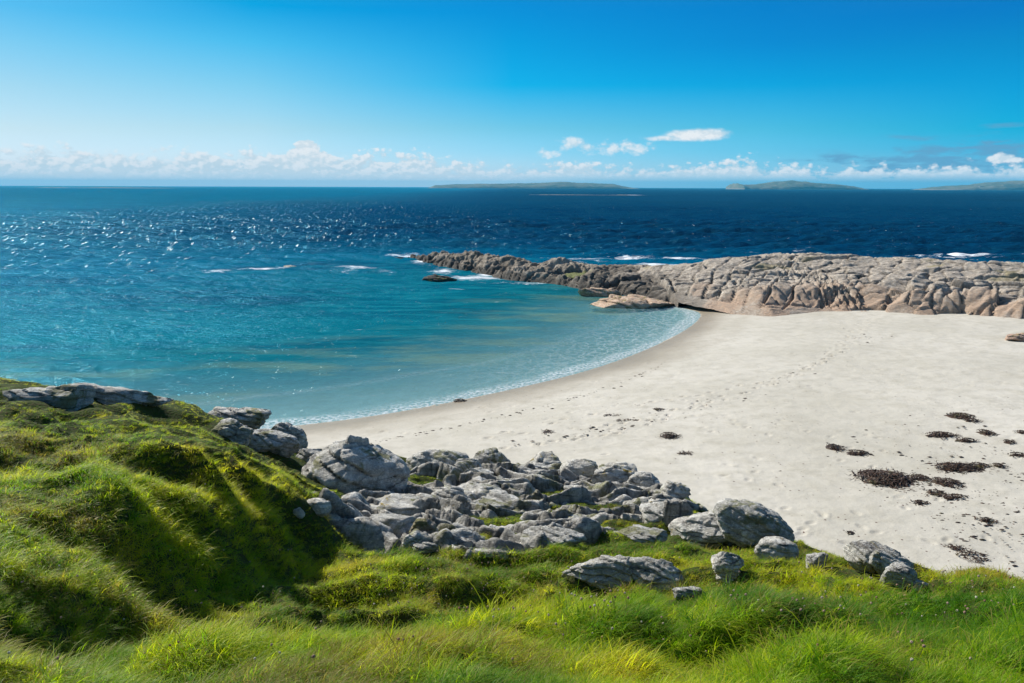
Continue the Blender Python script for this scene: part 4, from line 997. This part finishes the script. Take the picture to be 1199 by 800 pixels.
# ------------------------------------------------------------------ haze
m, t = material('sea air')
pv = t.n('ShaderNodeVolumePrincipled', inp={'Color': (.10, .62, .95, 1), 'Density': 8e-5, 'Anisotropy': 0.0})
oo = t.n('ShaderNodeOutputMaterial'); t.l(pv.outputs[0], oo.inputs['Volume'])
bm = bmesh.new(); bmesh.ops.create_cube(bm, size=1)
me = bpy.data.meshes.new('haze'); bmesh.ops.scale(bm, vec=(34000, 34000, 131), verts=bm.verts); bmesh.ops.translate(bm, vec=(0, 0, 53), verts=bm.verts); bm.to_mesh(me); bm.free()
me.materials.append(m); hz = bpy.data.objects.new('haze', me)
USE_HAZE = True
if USE_HAZE: COL.objects.link(hz); tag(hz, 'thin pale sea air', 'haze', kind='stuff')

# ------------------------------------------------------------------ grass
def grass_mat(name, tr_w=.58):
    m, t = material(name)
    tint = t.attr('tint', 'Fac', 'INSTANCER'); dry = t.attr('dry', 'Fac', 'INSTANCER'); rnd = t.attr('brand')
    tipv = t.attr('tipv')
    c = t.ramp(tint, [(0, (.07, .20, .006)), (.35, (.21, .37, .008)), (.65, (.37, .48, .010)), (1, (.52, .54, .02))])
    c = t.mix(t.mr(rnd, 0, 1, 0, .5), c, t.mix(1.0, c, (1.5, 1.15, .8), 'MULTIPLY'))
    isdry = t.math('LESS_THAN', rnd, t.math('ADD', t.math('MULTIPLY', dry, .65), .0))
    c = t.mix(t.math('MULTIPLY', isdry, .8), c, t.mix(rnd, (.36, .27, .09), (.22, .10, .03)))
    c = t.mix(t.mr(tipv, .6, 1, 0, .22), c, (.30, .29, .05))
    d = t.n('ShaderNodeBsdfPrincipled', inp={'Roughness': .5, 'Specular IOR Level': .2}); t.l(c, d.inputs['Base Color'])
    tr = t.n('ShaderNodeBsdfTranslucent'); t.l(t.mix(1.0, c, (1.4, 1.45, .9), 'MULTIPLY'), tr.inputs[0])
    mx = t.n('ShaderNodeMixShader', inp={0: tr_w}); t.l(d.outputs[0], mx.inputs[1]); t.l(tr.outputs[0], mx.inputs[2])
    finish(t, mx.outputs[0]); return m
M_GR = grass_mat('grass blades')
src = bpy.data.collections.new('grass_sources')      # never linked to the scene
def tuft(name, n, rad, L, ww, droop, seed, wind=.9):
    r = np.random.default_rng(seed); V = []; Fq = []; br = []; tp = []; S = 5; b = 0
    for k in range(n):
        a = r.uniform(0, 6.28); q = rad * math.sqrt(r.random()); bx_, by_ = q * math.cos(a), q * math.sin(a)
        ll = r.uniform(*L); wd = ww * r.uniform(.7, 1.3); da = r.normal(0, wind)   # bends mostly along +X
        if r.random() < .2: da = r.uniform(-3.14, 3.14)
        lean = r.uniform(.1, .5); dr = droop * r.uniform(.5, 1.5); el = math.pi / 2 - lean
        p = np.array([bx_, by_, 0.]); rv = r.random()
        side = np.array([-math.sin(da + r.normal(0, .5)), math.cos(da), 0.]) 
        for i in range(S + 1):
            s = i / S; hw = wd / 2 * (1 - s**1.6)
            V += [p + side * hw, p - side * hw] if i < S else [p]
            br += [rv] * (2 if i < S else 1); tp += [s] * (2 if i < S else 1)
            el -= dr / S * (1 + s); da += r.normal(0, .06)
            p = p + np.array([math.cos(da) * math.cos(el), math.sin(da) * math.cos(el), math.sin(el)]) * ll / S
        for i in range(S - 1): c = b + 2 * i; Fq.append((c, c + 1, c + 3, c + 2))
        c = b + 2 * (S - 1); Fq.append((c, c + 1, b + 2 * S, b + 2 * S)); b += 2 * S + 1
    me = bpy.data.meshes.new(name)
    fs = [f if f[2] != f[3] else f[:3] for f in Fq]
    me.from_pydata([tuple(v) for v in V], [], fs)
    for nm, dta in (('brand', br), ('tipv', tp)):
        at = me.attributes.new(nm, 'FLOAT', 'POINT'); at.data.foreach_set('value', np.array(dta, np.float32))
    me.polygons.foreach_set('use_smooth', np.ones(len(fs), bool)); me.materials.append(M_GR)
    o = bpy.data.objects.new(name, me); src.objects.link(o); return o
for k in range(4): tuft('a%02d' % k, 44, .07, (.14, .30), .0052, 1.1, 100 + k)      # fine, near
for k in range(4): tuft('b%02d' % k, 30, .09, (.12, .26), .0075, 1.3, 200 + k)       # coarse, mid
for k in range(3): tuft('c%02d' % k, 26, .11, (.06, .13), .012, 1.5, 300 + k)       # short turf
for k in range(2): tuft('d%02d' % k, 22, .06, (.28, .50), .005, 1.9, 400 + k, .6)   # long wispy

rk = np.array(ROCKS)
def rocked(x, y, k=1.0):
    m_ = np.zeros(x.shape, bool)
    for cx, cy, rx, ry, yw in rk:
        dx, dy = x - cx, y - cy; c_, s_ = math.cos(yw), math.sin(yw)
        m_ |= (((dx * c_ + dy * s_) / rx)**2 + ((-dx * s_ + dy * c_) / ry)**2) < k * k
    return m_
def scatter():
    r = np.random.default_rng(21); out = []
    for (ya, yb, dens) in ((1.2, 4.5, 760), (4.5, 8, 560), (8, 12, 420), (12, 22, 240)):
        hw = yb * .75 + 1.5; N = int((yb - ya) * 2 * hw * dens)
        x = r.uniform(-hw, hw, N); y = r.uniform(ya, yb, N); out.append(np.stack([x, y], 1))
    P = np.vstack(out); x, y = P[:, 0], P[:, 1]
    z = zg(x, y); bz_ = beach_z(x, y)
    ins = inside(x, y, edge_poly); de = seg_dist(x, y, edge)
    e = np.where(ins, de, -de)
    k = (z > bz_ + .6) & (e + .5 * fbm2(x * 1.2, y * 1.2, 2, 3) > -.8) & ~rocked(x, y)
    inb = inside(x, y, BW); db = seg_dist(x, y, np.vstack([BW, BW[:1]]))
    seam = fbm2(x * 1.6, y * 2.8, 3, 55)
    k &= ~(inb & (db + .3 * seam > .15) & (seam < .22) & (pocket(x, y) > 1.0))
    x, y, z, inb, e = x[k], y[k], z[k], inb[k], e[k]
    h = .05; nx = (zg(x + h, y) - zg(x - h, y)) / (2 * h); ny = (zg(x, y + h) - zg(x, y - h)) / (2 * h)
    g = np.arctan2(-ny, -nx)                      # downhill
    sl = np.hypot(nx, ny)
    wind = -.35 + .9 * fbm2(x * .5, y * .5, 3, 60) + .75 * r.normal(size=len(x))
    wv = np.stack([np.cos(wind), np.sin(wind)], 1) + np.clip(sl, 0, 1.2)[:, None] * 1.1 * np.stack([np.cos(g), np.sin(g)], 1)
    yaw = np.arctan2(wv[:, 1], wv[:, 0])
    big = fbm2(x * .45, y * .45, 3, 62); med = fbm2(x * 1.7, y * 1.7, 3, 63)
    hump = fbm2(x * 2.2, y * 2.2, 2, 67)
    tint = .45 + .45 * big + .65 * med + .22 * r.normal(size=len(x))
    right = sstep(0.0, 3.0, x) * sstep(6.5, 4.0, y); tint = tint - .22 * right + .0
    plate = sstep(-1.2, -2.5, x) * sstep(6.0, 8.0, y); tint += .12 * plate
    dry = np.clip(.20 + 1.4 * np.maximum(0, fbm2(x * 1.1, y * 1.1, 3, 64)) + .35 * np.exp(-((y - 8.0) / 1.2)**2) * (x > -1) + .25 * inb + .2 * (e < .7), 0, 1)
    dry *= (1 - .7 * right)
    sc_ = np.clip(.52 + .38 * hump + .22 * med + .12 * r.normal(size=len(x)), .45, 1.5)
    sc_ *= np.where(inb, .62, 1); sc_ *= 1 - .25 * plate
    sc_ *= np.where(inb, 1, 1 - .45 * sstep(7.5, 11, y))
    sc_ *= np.where(rocked(x, y, 1.5) & ~inb, .55, 1)
    d = np.hypot(x, y)
    idx = np.where(d < 5.5, r.integers(0, 4, len(x)), r.integers(4, 8, len(x)))
    sh = (r.random(len(x)) < np.where(d > 5, .30, .22)); idx = np.where(sh, r.integers(8, 11, len(x)), idx)
    lo = (r.random(len(x)) < .05 + .10 * right) & (d < 8); idx = np.where(lo, r.integers(11, 13, len(x)), idx)
    rot = np.stack([r.normal(0, .2, len(x)), r.normal(.06, .2, len(x)), yaw], 1)
    V = np.stack([x, y, z - .012], 1)
    me = bpy.data.meshes.new('grass'); me.vertices.add(len(V)); me.vertices.foreach_set('co', V.astype(np.float32).ravel())
    def A(nm, ty, fld, d_): a = me.attributes.new(nm, ty, 'POINT'); a.data.foreach_set(fld, d_.astype(np.int32 if ty == 'INT' else np.float32).ravel())
    A('tint', 'FLOAT', 'value', np.clip(tint, 0, 1)); A('dry', 'FLOAT', 'value', dry); A('sc', 'FLOAT', 'value', sc_); A('pick', 'INT', 'value', idx); A('rot', 'FLOAT_VECTOR', 'vector', rot)
    print('tufts', len(V))
    o = bpy.data.objects.new('grass', me); COL.objects.link(o)
    return o
def inst_nodes(o, coll, name):
    ng = bpy.data.node_groups.new(name, 'GeometryNodeTree')
    ng.interface.new_socket('Geometry', in_out='INPUT', socket_type='NodeSocketGeometry'); ng.interface.new_socket('Geometry', in_out='OUTPUT', socket_type='NodeSocketGeometry')
    N = ng.nodes; gi = N.new('NodeGroupInput'); go = N.new('NodeGroupOutput'); ip = N.new('GeometryNodeInstanceOnPoints'); ci = N.new('GeometryNodeCollectionInfo')
    ci.inputs['Collection'].default_value = coll; ci.inputs['Separate Children'].default_value = True; ci.inputs['Reset Children'].default_value = True
    def na(nm, ty):
        a = N.new('GeometryNodeInputNamedAttribute'); a.data_type = ty; a.inputs['Name'].default_value = nm; return a.outputs['Attribute']
    L = ng.links.new
    L(gi.outputs[0], ip.inputs['Points']); L(ci.outputs[0], ip.inputs['Instance']); ip.inputs['Pick Instance'].default_value = True
    L(na('pick', 'INT'), ip.inputs['Instance Index']); L(na('sc', 'FLOAT'), ip.inputs['Scale'])
    er = N.new('FunctionNodeEulerToRotation'); L(na('rot', 'FLOAT_VECTOR'), er.inputs[0]); L(er.outputs[0], ip.inputs['Rotation'])
    L(ip.outputs[0], go.inputs[0])
    md = o.modifiers.new('scatter', 'NODES'); md.node_group = ng
grass = scatter(); inst_nodes(grass, src, 'grass scatter')
tag(grass, 'long windblown green grass covering the bank', 'grass', kind='stuff')

# seed heads and small flowers standing in the grass
m, t = material('seed heads'); rv = t.attr('tint', 'Fac', 'INSTANCER')
finish(t, principled(t, t.ramp(rv, [(0, (.30, .17, .11)), (.5, (.42, .30, .24)), (.8, (.40, .36, .26)), (1, (.60, .56, .44))]), .9)); M_SEED = m
m, t = material('stalks'); finish(t, principled(t, (.12, .12, .04), .8)); M_STK = m
fsrc = bpy.data.collections.new('flower_sources')
for k in range(3):
    bm = bmesh.new(); h_ = .20 + .05 * k
    res = bmesh.ops.create_cone(bm, segments=5, radius1=.0022, radius2=.0014, depth=h_, cap_ends=False); bmesh.ops.translate(bm, vec=(0, 0, h_ / 2), verts=res['verts'])
    for f in bm.faces: f.material_index = 1
    nf = len(bm.faces)
    for q in range(14):
        a = q * 2.4; ph = math.acos(1 - 2 * (q + .5) / 14); c = Vector((math.sin(ph) * math.cos(a), math.sin(ph) * math.sin(a), math.cos(ph))) * .009
        rs = bmesh.ops.create_icosphere(bm, subdivisions=1, radius=.0055); bmesh.ops.translate(bm, vec=c + Vector((0, 0, h_ + .004)), verts=rs['verts'])
    me = bpy.data.meshes.new('f%d' % k); bm.to_mesh(me); bm.free(); me.materials.append(M_SEED); me.materials.append(M_STK)
    fsrc.objects.link(bpy.data.objects.new('f%d' % k, me))
def flowers():
    r = np.random.default_rng(33); P = []
    for px0, px1, py0, py1, n in ((200, 900, 655, 790, 90), (430, 760, 660, 740, 130), (860, 1199, 660, 740, 110), (0, 420, 560, 800, 40), (800, 1199, 720, 800, 20)):
        for i in range(n): P.append(hit(r.uniform(px0, px1), r.uniform(py0, py1)))
    P = np.array(P); P = P[~rocked(P[:, 0], P[:, 1])]; n = len(P)
    me = bpy.data.meshes.new('wildflowers'); me.vertices.add(n); me.vertices.foreach_set('co', P.astype(np.float32).ravel())
    def A(nm, ty, fld, d_): a = me.attributes.new(nm, ty, 'POINT'); a.data.foreach_set(fld, d_.astype(np.int32 if ty == 'INT' else np.float32).ravel())
    A('tint', 'FLOAT', 'value', r.random(n)); A('sc', 'FLOAT', 'value', r.uniform(.35, .65, n)); A('pick', 'INT', 'value', r.integers(0, 3, n))
    A('rot', 'FLOAT_VECTOR', 'vector', np.stack([r.normal(0, .2, n), r.normal(.15, .2, n), r.uniform(0, 6, n)], 1))
    o = bpy.data.objects.new('wildflowers', me); COL.objects.link(o); inst_nodes(o, fsrc, 'flower scatter')
    tag(o, 'brown and white seed heads scattered through the grass', 'wildflowers', kind='stuff')
flowers()

# ------------------------------------------------------------------ render settings
vs = scene.view_settings; vs.view_transform = 'Standard'; vs.look = 'None'; vs.gamma = 1; vs.exposure = 0.75; vs.use_curve_mapping = False
scene.cycles.max_bounces = 6; scene.cycles.transparent_max_bounces = 16; scene.cycles.diffuse_bounces = 3; scene.cycles.volume_bounces = 0
scene.cycles.transmission_bounces = 4; scene.cycles.glossy_bounces = 2
scene.cycles.use_denoising = True; scene.cycles.sample_clamp_direct = 12
